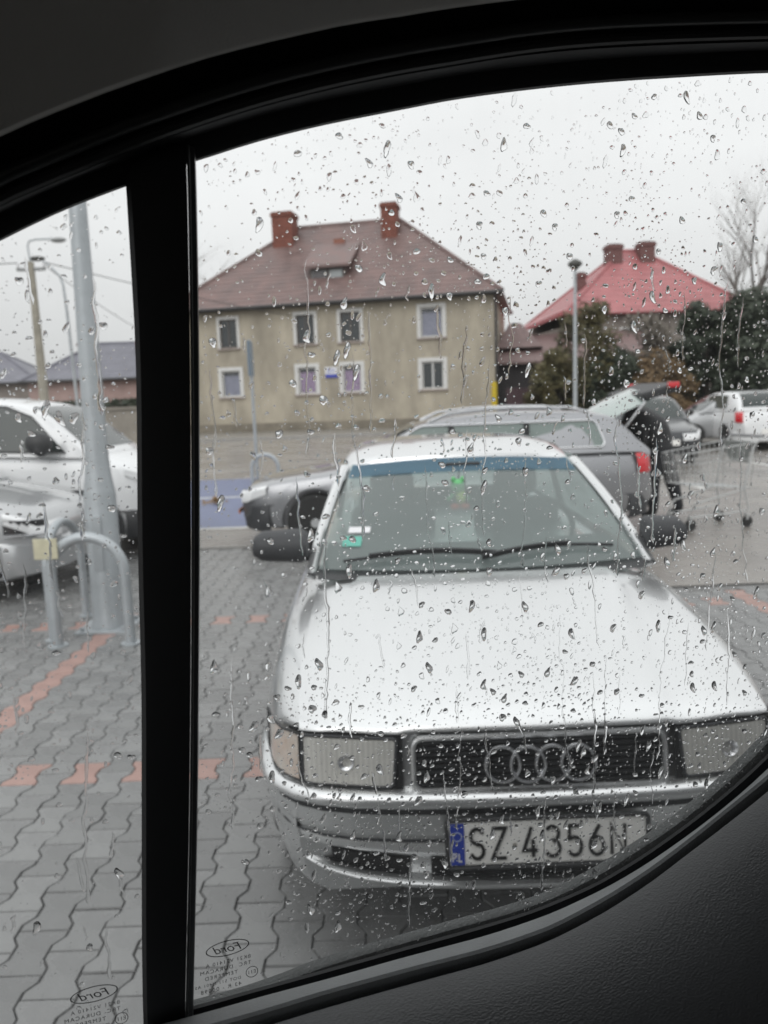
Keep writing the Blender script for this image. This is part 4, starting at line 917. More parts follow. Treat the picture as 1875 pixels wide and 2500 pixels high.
for i in range(15):
    y = lerp(1.915, 3.32, i/14); zt = sm([(1.915, 1.312), (2.1, 1.345), (2.45, 1.374), (2.8, 1.374), (3.15, 1.345), (3.32, 1.315)], y); hw = sm([(1.9, .575), (2.4, .590), (3.0, .585), (3.32, .56)], y)
    bow = (.085 if i == 0 else .085*max(0, 1-i/4))
    half = [(0, 0), (.35, -.003), (.65, -.012), (.85, -.030), (.95, -.050), (1.0, -.078)]
    rows.append([(s_*hw*u, y+bow*u*u, zt+dz) for s_, hh in ((-1, half[::-1]), (1, half[1:])) for u, dz in hh])
rr = [[(x, y-.006, z-.022) for x, y, z in rows[0]]]+rows
MB().grid(rr).build('roof', M_silver, A, smooth=True, angle=60)
for s_ in (-1, 1):
    def pil(p, q, a, b, name, m, n=8, bow=0.):
        rows = []
        for i in range(n+1):
            t = i/n; c = Vector(p).lerp(Vector(q), t); c.z += bow*math.sin(math.pi*t); c.x += s_*bow*.5*math.sin(math.pi*t)
            rows.append([c+Vector((s_*u, v, w_)) for u, v, w_ in ((-a, -b*.4, 0), (-a*.2, -b, .010), (a, -b*.2, .006), (a, b, -.01), (-a, b, -.02))])
        MB().grid(rows, True, True).build(name, m, A, smooth=True, angle=50)
    pil((s_*.705, 1.215, .885), (s_*.578, 2.02, 1.268), .020, .020, 'pillar', M_silver, bow=.016); pil((s_*.655, 2.55, .93), (s_*.575, 2.6, 1.30), .012, .035, 'pillar', M_plast); pil((s_*.56, 3.30, 1.27), (s_*.68, 3.85, .95), .03, .07, 'pillar', M_silver)
    MB().grid([[(s_*lerp(.70, .585, v)-s_*.004, lerp(lerp(1.26, 2.05, v), lerp(3.80, 3.28, v), u), lerp(.92, 1.285, v)) for u in [k/8 for k in range(9)]] for v in (0, .5, 1)]).build('side_window', MATS['sedan glass'], A, smooth=True)
    # door mirrors
    mw, cx = (.115, -.835) if s_ < 0 else (.085, .80)
    Bm = MB(); rows = []
    for i in range(9):
        f = i/8; x = cx+s_*mw*lerp(-1, 1, f); k = 1-.30*max(0, abs(2*f-1)-.80)/.20; h2 = lerp(.072, .060, f)*k
        rows.append([(x, 1.33+.03*f, .990-h2), (x, 1.285+.03*f, .990-h2*.7), (x, 1.265+.03*f, .990), (x, 1.285+.03*f, .990+h2*.75), (x, 1.33+.03*f, .990+h2), (x, 1.40+.03*f, .990+h2*.95), (x, 1.40+.03*f, .990-h2*.95)])
    Bm.grid(rows, True, True); mo = Bm.build('mirror', M_gplast, A, smooth=True, angle=60)
    MB().box((min(s_*.69, s_*.745), 1.33, .925), (max(s_*.69, s_*.745), 1.40, .965)).build('mirror_foot', M_gplast, mo, bevel=.01)
    MB().grid([[(s_*(.655+.055*v), 1.20+.11*(1-v), .905+.0*v), (s_*(.675+.04*v), 1.20, .890)] for v in (0, 1)]).build('cowl_corner', M_plast, A)
MB().grid([[(lerp(.545, .65, v)*u, lerp(3.30, 3.86, v)-.05*u*u, lerp(1.31, .965, v)) for u in [k/8 for k in range(-8, 9)]] for v in (0, .5, 1)]).build('rear_window', MATS['sedan glass'], A, smooth=True)
# wipers lying along the glass foot
for x0, x1, lift in ((-.56, .06, .0), (.0, .56, .012)):
    pts = []; pts2 = []
    for k in range(13):
        t = k/12; x = lerp(x0, x1, t); v = .045+.055*math.sin(math.pi*t*.9)+lift+.02*t; p = Vector(wsp(x/.66, v))+Vector((0, -.016, .014)); pts.append(p); pts2.append(p+Vector((0, -.006, .012)))
    wp = MB().tube(pts, .0065, 6).build('wiper', M_plast, A); MB().tube(pts2[:9][::-1] if lift else pts2[2:], .0075, 6).build('wiper_arm', M_plast, wp)
# cabin: dash, seats, wheel
M_int = mat('cabin trim', (.06, .065, .067), .8); M_seat = mat('seat cloth', (.10, .105, .108), .9, var=.2, vs=20)
MB().grid([[(x*.66, y+.10*x*x, z) for x in [k/8 for k in range(-8, 9)]] for y, z in ((1.17, .892), (1.45, .925), (1.62, .93), (1.68, .86), (1.68, .60))]).build('dashboard', M_int, A, smooth=True)
for s_ in (-1, 1):
    st = MB().box((s_*.34-.23, 2.25, .65), (s_*.34+.23, 2.40, 1.02)).build('seat', M_seat, A, bevel=.05)
    MB().box((s_*.34-.12, 2.30, 1.05), (s_*.34+.12, 2.38, 1.20)).build('headrest', M_seat, st, bevel=.04)
MB().box((-.55, 3.0, .7), (.55, 3.15, 1.02)).build('rear_seat', M_seat, A, bevel=.05)
MB().ring([(.34+.185*math.cos(a*math.pi/12), 1.80-.05*math.sin(a*math.pi/12), .93+.175*math.sin(a*math.pi/12)) for a in range(24)], .014, 8).build('steering_wheel', M_plast, A, smooth=True)
MB().box((-.085, 1.83, 1.245), (.085, 1.845, 1.28)).build('rear_view_mirror', M_plast, A, bevel=.015)
st_ = MB()
MB().grid([[tuple(Vector(wsp(u, v))+Vector((0, -.004, .004))) for u in (-.865, -.80, -.715)] for v in (.285, .335)]).build('sticker', M_sign, A)
MB().grid([[tuple(Vector(wsp(u, v))+Vector((0, -.004, .004))) for u in (-.885, -.82, -.76)] for v in (.175, .255)]).build('sticker', mat('teal sticker', (.12, .42, .34), .5), A)
# plush ornament hanging from the rear-view mirror
orn = tag(empty('hanging_ornament', (.352, 3.585, 1.125)), 'small green plush ornament with red feet hanging inside the sedan windshield', 'ornament')
M_gpl = mat('green plush', (.17, .50, .22), .9); M_rpl = mat('red plush', (.60, .12, .08), .9); M_ypl = mat('yellow green plush', (.65, .75, .20), .9)
MB().ell((0, 0, .055), .032, .03, .034).build('head', M_gpl, orn, smooth=True); MB().ell((.012, 0, .005), .022, .02, .036).build('body', M_ypl, orn, smooth=True)
for s_ in (-1, 1):
    MB().ell((s_*.022, -.004, .088), .011, .011, .014).build('ear', M_gpl, orn, smooth=True); MB().ell((s_*.024+.008, -.005, -.042), .022, .022, .016).build('foot', M_rpl, orn, smooth=True); MB().tube([(s_*.02, 0, .02), (s_*.05, -.005, -.01)], .009, 6).build('arm', M_gpl, orn)
MB().tube([(0, 0, .085), (0.01, .02, .13)], .002, 4).build('cord', M_plast, orn)

# ================================================================== PERSON AT THE ESTATE'S BOOT
def skin_mesh(name, verts, edges, radii, mats, pick, sub=2, root=0):
    me = bpy.data.meshes.new(name); me.from_pydata(verts, edges, []); o = bpy.data.objects.new('tmp_skin', me); COL.objects.link(o)
    sk = o.modifiers.new('skin', 'SKIN'); sb = o.modifiers.new('sub', 'SUBSURF'); sb.levels = sub; sb.render_levels = sub
    for i, r in enumerate(radii): me.skin_vertices[0].data[i].radius = (r, r) if not isinstance(r, tuple) else r
    me.skin_vertices[0].data[root].use_root = True
    bpy.context.view_layer.update(); dg = bpy.context.evaluated_depsgraph_get(); out_ = bpy.data.meshes.new_from_object(o.evaluated_get(dg)); bpy.data.objects.remove(o)
    out_.materials.clear()
    for m in mats: out_.materials.append(m)
    for p in out_.polygons: p.material_index = pick(p.center); p.use_smooth = True
    out_.name = name; return out_
M_jack = mat('black jacket cloth', (.014, .014, .016), .7, bump=.15, bs=40); M_trou = mat('dark trouser cloth', (.020, .021, .026), .85, bump=.1, bs=60)
M_skin = mat('skin', (.58, .36, .29), .55); M_hair = mat('dark hair', (.03, .022, .018), .6); M_boot = mat('black boot', (.012, .012, .012), .5)
pe = tag(empty('person', (3.40, 9.35, 0), R(148)) , 'person in black jacket and trousers leaning under the raised tailgate', 'person')
pe.scale = (1.12, 1.18, 1.0)
# local: faces +x (towards the boot); bent forward at the hip
V = [(0, 0, .93), (.10, 0, 1.08), (.24, 0, 1.25), (.31, 0, 1.36), (.36, 0, 1.43),
     (0, .11, .88), (.06, .13, .50), (.04, .13, .10), (.17, .14, .05), (0, -.11, .88), (-.08, -.13, .50), (-.18, -.13, .10), (-.05, -.14, .05),
     (.27, .17, 1.30), (.36, .24, 1.08), (.55, .20, 1.00), (.62, .18, 1.01), (.27, -.17, 1.30), (.34, -.24, 1.08), (.52, -.20, .98), (.59, -.18, .99)]
Ed = [(0, 1), (1, 2), (2, 3), (3, 4), (0, 5), (5, 6), (6, 7), (7, 8), (0, 9), (9, 10), (10, 11), (11, 12), (2, 13), (13, 14), (14, 15), (15, 16), (2, 17), (17, 18), (18, 19), (19, 20)]
Rd = [(.19, .21), (.20, .23), (.19, .23), .075, .055, .11, .085, .055, .045, .11, .085, .055, .045, .085, .062, .048, .035, .085, .062, .048, .035]
# five fingers on each hand, unequal and bent
for hand, sgn in ((16, 1), (20, -1)):
    bx_, by_, bz_ = V[hand]
    for q, (dy, ln) in enumerate(((-.030, .070), (-.010, .080), (.010, .076), (.028, .060), (-.045*1.0, .045))):
        i0 = len(V); thumb = q == 4
        V += [(bx_+.035 if not thumb else bx_+.01, by_+dy*sgn, bz_), (bx_+.035+ln*.5 if not thumb else bx_+.03, by_+dy*sgn*(1 if not thumb else 1.3), bz_-.008), (bx_+.035+ln*.8 if not thumb else bx_+.055, by_+dy*sgn*(1 if not thumb else 1.35), bz_-.03)]
        Ed += [(hand, i0), (i0, i0+1), (i0+1, i0+2)]; Rd += [.010, .009, .008]
def pick(c):
    if c.z < .12: return 2
    if c.z < .88: return 1
    if c.x > .545 and c.z < 1.1: return 3
    if c.x > .33 and c.z > 1.38: return 3
    return 0
pm = skin_mesh('body', V, Ed, Rd, [M_jack, M_trou, M_boot, M_skin], pick); po = bpy.data.objects.new('body', pm); COL.objects.link(po); po.parent = pe
hd_ = MB(); rows = []
for i in range(13):
    th = math.pi*i/12; z = math.cos(th); q = max(math.sin(th), .02)
    row = []
    for k in range(18):
        a = 2*math.pi*k/18; x, y = q*math.cos(a), q*math.sin(a)
        fx = 1.0
        if abs(a if a < math.pi else a-2*math.pi) < .3 and -.35 < z < .12: fx = 1.16   # nose
        if -.75 < z < -.55 and abs(y) < .4 and x > 0: fx = 1.04
        row.append((.405+.098*x*fx, .076*y, 1.495+.118*z-.02*x*0))
    rows.append(row)
hd_.grid(rows, True).build('head', M_skin, pe, smooth=True)
MB().ell((.385, 0, 1.53), .105, .086, .10, 16, 10).build('hair', M_hair, pe, smooth=True)
for s_ in (-1, 1):
    MB().ell((.39, s_*.078, 1.49), .018, .010, .03, 10, 7).build('ear', M_skin, pe, smooth=True); MB().ell((.492, s_*.032, 1.505), .008, .012, .007, 8, 6).build('eye', M_hair, pe, smooth=True)
MB().ell((.496, 0, 1.44), .006, .022, .005, 8, 6).build('mouth', mat('lip', (.36, .14, .12), .5), pe, smooth=True)
MB().ring([(.30+.085*math.cos(a*math.pi/8), .085*math.sin(a*math.pi/8), 1.375+.035*math.cos(a*math.pi/8)*-1) for a in range(16)], .022, 6).build('collar', M_jack, pe, smooth=True)
# brown bag held by the person
bg_ = tag(empty('shopping_bag', (2.93, 9.20, .80)), 'brown shopping bag held inside the open boot', 'bag')
MB().hexa([(-.12, -.09, 0), (.12, -.09, 0), (.12, .09, 0), (-.12, .09, 0), (-.15, -.11, .30), (.15, -.11, .30), (.15, .11, .30), (-.15, .11, .30)]).build('sack', mat('brown bag', (.12, .045, .03), .6), bg_, bevel=.02)
for s_ in (-1, 1): MB().tube([(-.06, s_*.10, .29), (-.04, s_*.05, .40), (.04, s_*.05, .40), (.06, s_*.10, .29)], .006, 5).build('handle', MATS['brown bag'], bg_)

# ================================================================== SHOPPING CART
ct = tag(empty('shopping_cart', (3.72, 8.75, 0), R(14)), 'wire shopping cart standing beside the person in black', 'cart')
M_wire = mat('cart wire', (.55, .56, .56), .35, metal=.4)
# local x: front of the cart is -x ; basket tapers to the front
bk = MB()
def bpnt(u, v, t):  # u length 0..1 (front..handle) v -1..1 width, t 0..1 height
    return (lerp(-.42, .38, u)+.10*t*(u-.5), lerp(.20, .27, u)*v*(.86+.14*t), lerp(lerp(.52, .44, u), lerp(.86, .96, u), t))
for k in range(13):
    u = k/12
    for s_ in (-1, 1): bk.tube([bpnt(u, s_, 0), bpnt(u, s_, 1)], .0045, 4)
    bk.tube([bpnt(u, -1, 0), bpnt(u, 1, 0)], .0045, 4)
for k in range(9):
    v = -1+k/4
    for u in (0, 1): bk.tube([bpnt(u, v, 0), bpnt(u, v, 1)], .0045, 4)
    bk.tube([bpnt(0, v, 0), bpnt(1, v, 0)], .0045, 4)
bk.build('basket', M_wire, ct, fix=False)
for t in (0, .33, .66, 1): MB().ring([bpnt(0, -1, t), bpnt(.33, -1, t), bpnt(.66, -1, t), bpnt(1, -1, t), bpnt(1, 0, t), bpnt(1, 1, t), bpnt(.66, 1, t), bpnt(.33, 1, t), bpnt(0, 1, t), bpnt(0, 0, t)], .0065 if t in (0, 1) else .004, 6).build('basket_rail', M_wire, ct)
for s_ in (-1, 1): MB().tube([(.50, s_*.25, 1.02), (.40, s_*.25, .90), (.30, s_*.24, .45), (.36, s_*.25, .20), (.10, s_*.24, .17), (-.38, s_*.19, .15), (-.30, s_*.19, .30), (.30, s_*.23, .43)], .011, 7).build('frame', M_wire, ct, smooth=True)
MB().tube([(.50, -.28, 1.02), (.50, .28, 1.02)], .017, 8).build('handle', mat('cart handle', (.25, .25, .26), .5), ct, smooth=True)
for x_, y_ in ((-.36, -.19), (-.36, .19), (.34, -.24), (.34, .24)):
    c = MB().box((x_-.012, y_-.025, .09), (x_+.012, y_+.025, .16)).build('castor', M_wire, ct); MB().cyl((x_+.01, y_-.016, .064), .064, .032, 18, 'y').build('castor_wheel', M_tyre, c, smooth=True)
cp_ = MB().grid([[bpnt(.93, v, 1.02), (.42, .20*v, .72)] for v in (-.8, 0, .8)]).build('child_seat_flap', mat('cart flap', (.30, .32, .31), .6), ct)

# ================================================================== THE VAN CAB AROUND THE CAMERA
YAW = R(17)
van = tag(empty('van', (0, 0, 0), YAW), 'dark van cab seen from inside, door frame and trim around the side window', 'van')
def blk(name, c, rough, bump=0., bs=300, var=0.): return mat(name, c, rough, bump=bump, bs=bs, var=var, vs=30)
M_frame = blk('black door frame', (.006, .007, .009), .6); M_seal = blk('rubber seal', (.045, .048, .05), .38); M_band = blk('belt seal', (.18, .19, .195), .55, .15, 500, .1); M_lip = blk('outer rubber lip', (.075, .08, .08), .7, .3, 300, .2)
M_trim = mat('grained door trim', (.058, .061, .065), .5, bump=.0); M_head = blk('headliner felt', (.60, .59, .565), .95, .2, 900); M_shell = blk('cab lining', (.05, .05, .052), .8)
# leather grain on the trim
t = M_trim.node_tree; b_ = t.nodes['Principled BSDF']; co_ = t.nodes.new('ShaderNodeTexCoord'); vo = t.nodes.new('ShaderNodeTexVoronoi'); vo.inputs['Scale'].default_value = 800; vo.feature = 'SMOOTH_F1'
mpn = t.nodes.new('ShaderNodeMapping'); mpn.inputs['Scale'].default_value = (.55, 1, 1); t.links.new(co_.outputs['Object'], mpn.inputs[0]); t.links.new(mpn.outputs[0], vo.inputs['Vector'])
bpn = t.nodes.new('ShaderNodeBump'); bpn.inputs['Strength'].default_value = .35; bpn.inputs['Distance'].default_value = .0012; t.links.new(vo.outputs['Distance'], bpn.inputs['Height']); t.links.new(bpn.outputs[0], b_.inputs['Normal'])

TOP = [(0.0476, 1.7595), (0.0884, 1.7738), (0.1332, 1.7868), (0.1833, 1.799), (0.2359, 1.8113), (0.2911, 1.8216), (0.3494, 1.8309), (0.411, 1.8391), (0.5031, 1.8502), (0.5944, 1.8587), (.72, 1.866)]
BOT = [(-.01, 1.1535), (0.0032, 1.1541), (0.0275, 1.1546), (0.0634, 1.1582), (0.0921, 1.1620), (0.1233, 1.1639), (0.1729, 1.1659), (0.2106, 1.1668), (0.25, 1.1674), (0.2904, 1.1700), (0.3432, 1.1808), (0.3872, 1.1958), (0.4322, 1.2145), (0.4786, 1.2413), (0.528, 1.2747), (0.5807, 1.3162), (.64, 1.37), (.72, 1.46)]
QTOP = [(-.34, 1.565), (-.25, 1.617), (-0.1413, 1.6760), (-0.1077, 1.6909), (-0.0754, 1.7065), (-0.0532, 1.7180), (-0.0308, 1.7285), (0.0008, 1.7414)]
QBOT = [(-.34, 1.147), (-.03, 1.148)]
QR = [(1.7409, .0013), (1.6836, 0.), (1.6543, -.0007), (1.5008, -.0108), (1.4028, -.0165), (1.3349, -.0218), (1.1743, -.0340), (1.1253, -.0366)]
BR = [(1.7586, .0464), (1.654, .0407), (1.4968, .0301), (1.3274, .0167), (1.1563, .0011), (1.1144, -.0026)]
BANDUP = [(-.40, 1.158), (0.0026, 1.159), (0.0505, 1.16), (0.1009, 1.1603), (0.1676, 1.1616), (0.2233, 1.1618), (0.2822, 1.1655), (0.3337, 1.1746), (0.3767, 1.1866), (0.4321, 1.2087), (0.4774, 1.2310), (0.5146, 1.2532), (0.5665, 1.2903), (.72, 1.41)]
BANDLO = [(-0.4, 1.1685), (0.0014, 1.1689), (0.0472, 1.1695), (0.0955, 1.1713), (0.1591, 1.1718), (0.2124, 1.1713), (0.2687, 1.1745), (0.318, 1.1853), (0.3692, 1.2029), (0.4115, 1.2226), (0.455, 1.245), (0.4905, 1.2638), (0.534, 1.291), (0.72, 1.415)]
TRIM = [(-0.4, 1.163), (0.0006, 1.1652), (0.0453, 1.167), (0.0922, 1.1687), (0.154, 1.1694), (0.2059, 1.1693), (0.2606, 1.1727), (0.3085, 1.1825), (0.3583, 1.1994), (0.3994, 1.2184), (0.4417, 1.2385), (0.4763, 1.2562), (0.5188, 1.2803), (0.72, 1.402)]
HEAD = [(-.40, 1.535), (-.25, 1.632), (-0.1091, 1.7119), (-0.0833, 1.7275), (-0.0591, 1.7411), (-0.0341, 1.7533), (-0.009, 1.7646), (0.0171, 1.7755), (0.0438, 1.786), (0.0713, 1.7953), (0.0995, 1.8039), (0.1288, 1.8124), (0.168, 1.8215), (0.1878, 1.8264), (0.2436, 1.8381), (0.3066, 1.849), (0.4262, 1.8661), (0.5437, 1.8802), (.75, 1.893)]
SEAM = [(-.40, 1.50), (-.25, 1.605), (-0.1208, 1.7010), (-0.0928, 1.7175), (-0.0664, 1.7323), (-0.0324, 1.7479), (0.0024, 1.7635), (0.0461, 1.7811), (0.0916, 1.7972), (0.1391, 1.8113), (0.182, 1.8223), (0.2036, 1.8272), (0.2734, 1.8424), (0.3295, 1.8517), (0.4642, 1.8682), (0.5928, 1.8818), (.75, 1.893)]
LIP = [(-.01, 1.1403), (0.0002, 1.1403), (0.0283, 1.1405), (0.0653, 1.1432), (0.0949, 1.1475), (0.1271, 1.1498), (0.1784, 1.1518), (0.2172, 1.1530), (0.2578, 1.1538), (0.2995, 1.1565), (0.354, 1.1684), (0.3994, 1.1843), (0.4457, 1.2034), (0.4937, 1.23), (0.5446, 1.2653), (0.599, 1.3073), (.66, 1.362), (.72, 1.43)]
GROOVE = [(-0.01, 1.1501), (0.0001, 1.1502), (0.0522, 1.1515), (0.1034, 1.1524), (0.1752, 1.1541), (0.2135, 1.1548), (0.2741, 1.1572), (0.3376, 1.1661), (0.3816, 1.1787), (0.4387, 1.2022), (0.4861, 1.2264), (0.5365, 1.2581), (0.5902, 1.299), (0.72, 1.4085)]
D = .545                                   # inner face of the glass, metres from the camera across the cab
def ramp(a, b, n): return [lerp(a, b, i/n) for i in range(n+1)]
# upper frame rail: from the glass opening up to the seam, rounded towards the cab
us = ramp(-.36, .72, 72)
def openz(u):   # top edge of the glazed opening
    if u < .0008: return sm(QTOP, u)
    if u > .047: return sm(TOP, u)
    return lerp(1.7414, 1.7595, (u-.0008)/.0462)
rows = [[(u, D+.004, openz(u)+.0008), (u, D-.004, openz(u)+.0), (u, D-.007, openz(u)+.003), (u, D-.012, openz(u)+.012), (u, .518, sm(SEAM, u)-.010), (u, .512, sm(SEAM, u)+.004), (u, .512, sm(SEAM, u)+.06)] for u in us]
fo = MB().grid(rows).build('door_frame', M_frame, van, smooth=True)
MB().grid([[(u, D+.012, openz(u)+.006), (u, D+.05, openz(u)+.026), (u, D+.09, openz(u)+.14)] for u in us]).build('outer_frame', mat('van outer paint', (.03, .03, .032), .4), van, smooth=True)
# weather strip tube and the lip beside it
pts = [(u, .500, sm(SEAM, u)) for u in us]
MB().tube(pts, .0045, 10).build('weather_strip', M_seal, van, smooth=True)
MB().tube([(u, .508, sm(SEAM, u)-.0085) for u in us], .0035, 8).build('weather_strip_lip', M_seal, van, smooth=True)
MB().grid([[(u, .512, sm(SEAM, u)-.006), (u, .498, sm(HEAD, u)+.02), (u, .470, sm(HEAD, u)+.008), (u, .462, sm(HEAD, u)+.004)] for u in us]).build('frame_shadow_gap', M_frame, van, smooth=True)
# headliner
rows = []
for u in ramp(-.38, .74, 60):
    h = sm(HEAD, u); hl_ = 1.955
    rows.append([(u, .463, h+.006), (u, .460, h+.0005), (u, .452, h), (u, .40, h+.028*(hl_-h)/.14+.006), (u, .33, lerp(h, hl_, .55)), (u, .22, lerp(h, hl_, .82)), (u, .05, lerp(h, hl_, .95)), (u, -.3, hl_), (u, -1.3, hl_+.005)])
MB().grid(rows).build('headliner', M_head, van, smooth=True)
# divider bar between the quarter light and the drop glass
zz = ramp(1.09, 1.765, 24)
QRs = sorted(QR); BRs = sorted(BR)
bar = MB().grid([[(sm(QRs, z), D+.010, z), (sm(QRs, z), D-.006, z), (sm(QRs, z)+.003, D-.011, z), (sm(QRs, z)+.010, D-.012, z), (sm(BRs, z)-.010, D-.012, z), (sm(BRs, z)-.0065, D-.012, z)] for z in zz]).build('divider_bar', M_frame, van, smooth=True, angle=30)
MB().grid([[(sm(BRs, z)-.0063, D-.0125, z), (sm(BRs, z)-.0058, D-.0142, z), (sm(BRs, z)-.0048, D-.0142, z), (sm(BRs, z)-.0042, D-.012, z), (sm(BRs, z)-.001, D-.010, z), (sm(BRs, z), D-.005, z), (sm(BRs, z), D+.010, z)] for z in zz]).build('glass_run_seal', M_seal, bar, smooth=True, angle=30)
# lower edge: outer lip seen through the glass, dark groove, belt seal, trim
ub = ramp(-.01, .70, 60)
MB().grid([[(u, D+.009, sm(LIP, u)-.012), (u, D+.0095, sm(LIP, u)-.001), (u, D+.012, sm(LIP, u)), (u, D+.022, sm(LIP, u)-.002), (u, D+.022, sm(LIP, u)-.05)] for u in ub]).build('outer_lip', M_lip, van, smooth=True)
MB().grid([[(u, D+.0035, sm(GROOVE, u)-.006), (u, D+.0010, sm(GROOVE, u)), (u, D-.002, sm(GROOVE, u)-.0005), (u, D-.006, sm(GROOVE, u)-.03)] for u in ub]).build('glass_channel', M_frame, van)
ub2 = ramp(-.36, .70, 70)
MB().grid([[(u, .532, sm(BANDUP, u)-.04), (u, .530, sm(BANDUP, u)-.004), (u, .526, sm(BANDUP, u)), (u, .502, sm(BANDLO, u)+.0004), (u, .4995, sm(BANDLO, u)-.001), (u, .4995, sm(BANDLO, u)-.03)] for u in ub2]).build('belt_seal', M_band, van, smooth=True, angle=50)
rows = []
for u in ub2:
    z = sm(TRIM, u); rows.append([(u, .494, z-.04), (u, .4935, z-.006), (u, .490, z-.001), (u, .482, z+.0005), (u, .455, z-.004), (u, .42, z-.018), (u, .39, z-.042), (u, .372, z-.075), (u, .364, z-.115), (u, .362, z-.20), (u, .37, z-.45), (u, .40, .62)])
MB().grid(rows).build('door_trim', M_trim, van, smooth=True)
MB().grid([[(u, .4995, sm(BANDLO, u)-.02), (u, .492, sm(TRIM, u)-.02)] for u in ub2]).build('trim_gap', M_frame, van)
# rest of the cab (roof, bulkhead, floor, far door, dash) - keeps the inside as dim as it is
MB().box((-1.6, -1.35, 1.97), (.8, .70, 2.02)).build('roof_shell', M_shell, van)
MB().box((.76, -1.35, .35), (.80, .50, 1.97)).build('bulkhead', M_shell, van)
MB().box((-1.6, -1.35, .33), (.8, .52, .36)).build('cab_floor', M_shell, van)
fd = MB().box((-1.6, -1.39, .35), (.8, -1.35, 1.20)); fd.box((-1.6, -1.39, 1.72), (.8, -1.35, 1.99)); fd.box((-1.6, -1.39, 1.20), (.8, -1.35, 1.42)); fd.box((-.1, -1.39, 1.42), (.8, -1.35, 1.72)); fd.build('far_door', M_shell, van)  # unseen door; its window opening is sized to brighten the headliner
MB().hexa([(-1.35, -1.34, .36), (-.75, -1.34, .36), (-.75, .36, .36), (-1.35, .36, .36), (-1.45, -1.34, 1.12), (-.85, -1.34, 1.10), (-.85, .36, 1.10), (-1.45, .36, 1.12)]).build('dashboard', M_shell, van, bevel=.05)
MB().box((-1.6, .50, .35), (.8, .535, 1.085)).build('door_skin', M_shell, van)
MB().grid([[(-.36, .512, 1.70), (-.36, .49, 1.10)], [(-.62, .50, 1.45), (-.62, .49, 1.10)], [(-1.0, .48, 1.16), (-1.0, .47, 1.10)]]).build('front_pillar', M_shell, van)
MB().box((.70, .46, .35), (.80, .56, 2.0)).build('rear_pillar', M_shell, van)
# outside of the van: the side the sedan faces
M_vpaint = mat('van body paint', (.07, .072, .078), .35, coat=1.0)
sp_ = MB()
sp_.grid([[(u, y, z) for y, z in ((.585, 1.10), (.605, 1.07), (.625, .90), (.63, .70), (.615, .45), (.58, .33))] for u in ramp(-1.7, 3.4, 10)])
sp_.grid([[(u, .62, z) for z in (.34, 1.0, 1.7, 2.0)] for u in ramp(.80, 3.4, 6)]); sp_.grid([[(u, y, z) for y, z in ((.585, 1.93), (.595, 1.97), (.57, 2.03), (.45, 2.055), (-1.6, 2.06))] for u in ramp(-.9, 3.4, 8)])
sp_.build('outer_side_panel', M_vpaint, van, smooth=True)
# panes
thin_glass('wet side glass', (.985, .99, .99), .042, (.86, .88, .89), streak=True, gloss=.6)
poly = [(u, openz(u)+.004) for u in ramp(.030, .70, 40)]+[(u, sm(GROOVE, u)-.010) for u in ramp(.70, -.012, 40)]
def pane(name, poly):
    n = len(poly); Bq = MB(); Bq.add([(a, D+.002, b) for a, b in poly], [tuple(range(n))]); return Bq.build(name, MATS['wet side glass'], van, fix=False)
main = pane('side_window', poly)
qp = [(u, sm(QTOP, u)+.004) for u in ramp(-.34, .0008, 20)]+[(sm(QRs, z)+.004, z) for z in ramp(1.74, 1.12, 12)]+[(-.34, 1.12)]
quar = pane('quarter_window', qp)
# etched maker's stamps, mirrored because they are read from outside
M_etch = mat('etched stamp', (.012, .013, .014), .6)
def stamp(parent, u, z, s, lines):
    y = D-.0008; e = empty('glass_stamp', (u, y, z)); e.parent = parent
    ov = MB(); rows = []
    for k in range(49):
        a = 2*math.pi*k/48; rows.append([(.0155*s*math.cos(a), 0, .0060*s*math.sin(a)), (.0147*s*math.cos(a), 0, .0053*s*math.sin(a))])
    ov.grid(rows).build('oval', M_etch, e, fix=False)
    text_mesh('logo_lettering', 'Ford', .0088*s, M_etch, e, (.0105*s, 0, -.0030*s), (R(90), 0, 0), mirror=True, shear=.35, sx=1.15)
    for i, (tx, sz, off) in enumerate(lines):
        text_mesh('etched_line', tx, sz*s, M_etch, e, (.0160*s-off*s, 0, -.0118*s-i*.0050*s), (R(90), 0, 0), mirror=True, spacing=1.25)
    rg_ = MB(); rows = []
    for k in range(25):
        a = 2*math.pi*k/24; rows.append([(.0160*s+.0045*s*math.cos(a), 0, -.0235*s+.0045*s*math.sin(a)), (.0160*s+.0040*s*math.cos(a), 0, -.0235*s+.0040*s*math.sin(a))])
    rg_.grid(rows).build('approval_circle', M_etch, e, fix=False)
    text_mesh('approval_mark', 'E11', .0042*s, M_etch, e, (.0190*s, 0, -.0250*s), (R(90), 0, 0), mirror=True)
LN = [('BK21 V21410 A', .0040, 0), ('TRC  DURACAM', .0042, 0), ('TEMPERED', .0042, .010), ('DOT 511 M401 AS2', .0034, .008), ('43 R - 00098', .0044, .008)]
stamp(main, .0292, 1.1925, 1.05, LN); stamp(quar, -.0670, 1.1815, 1.05, LN)

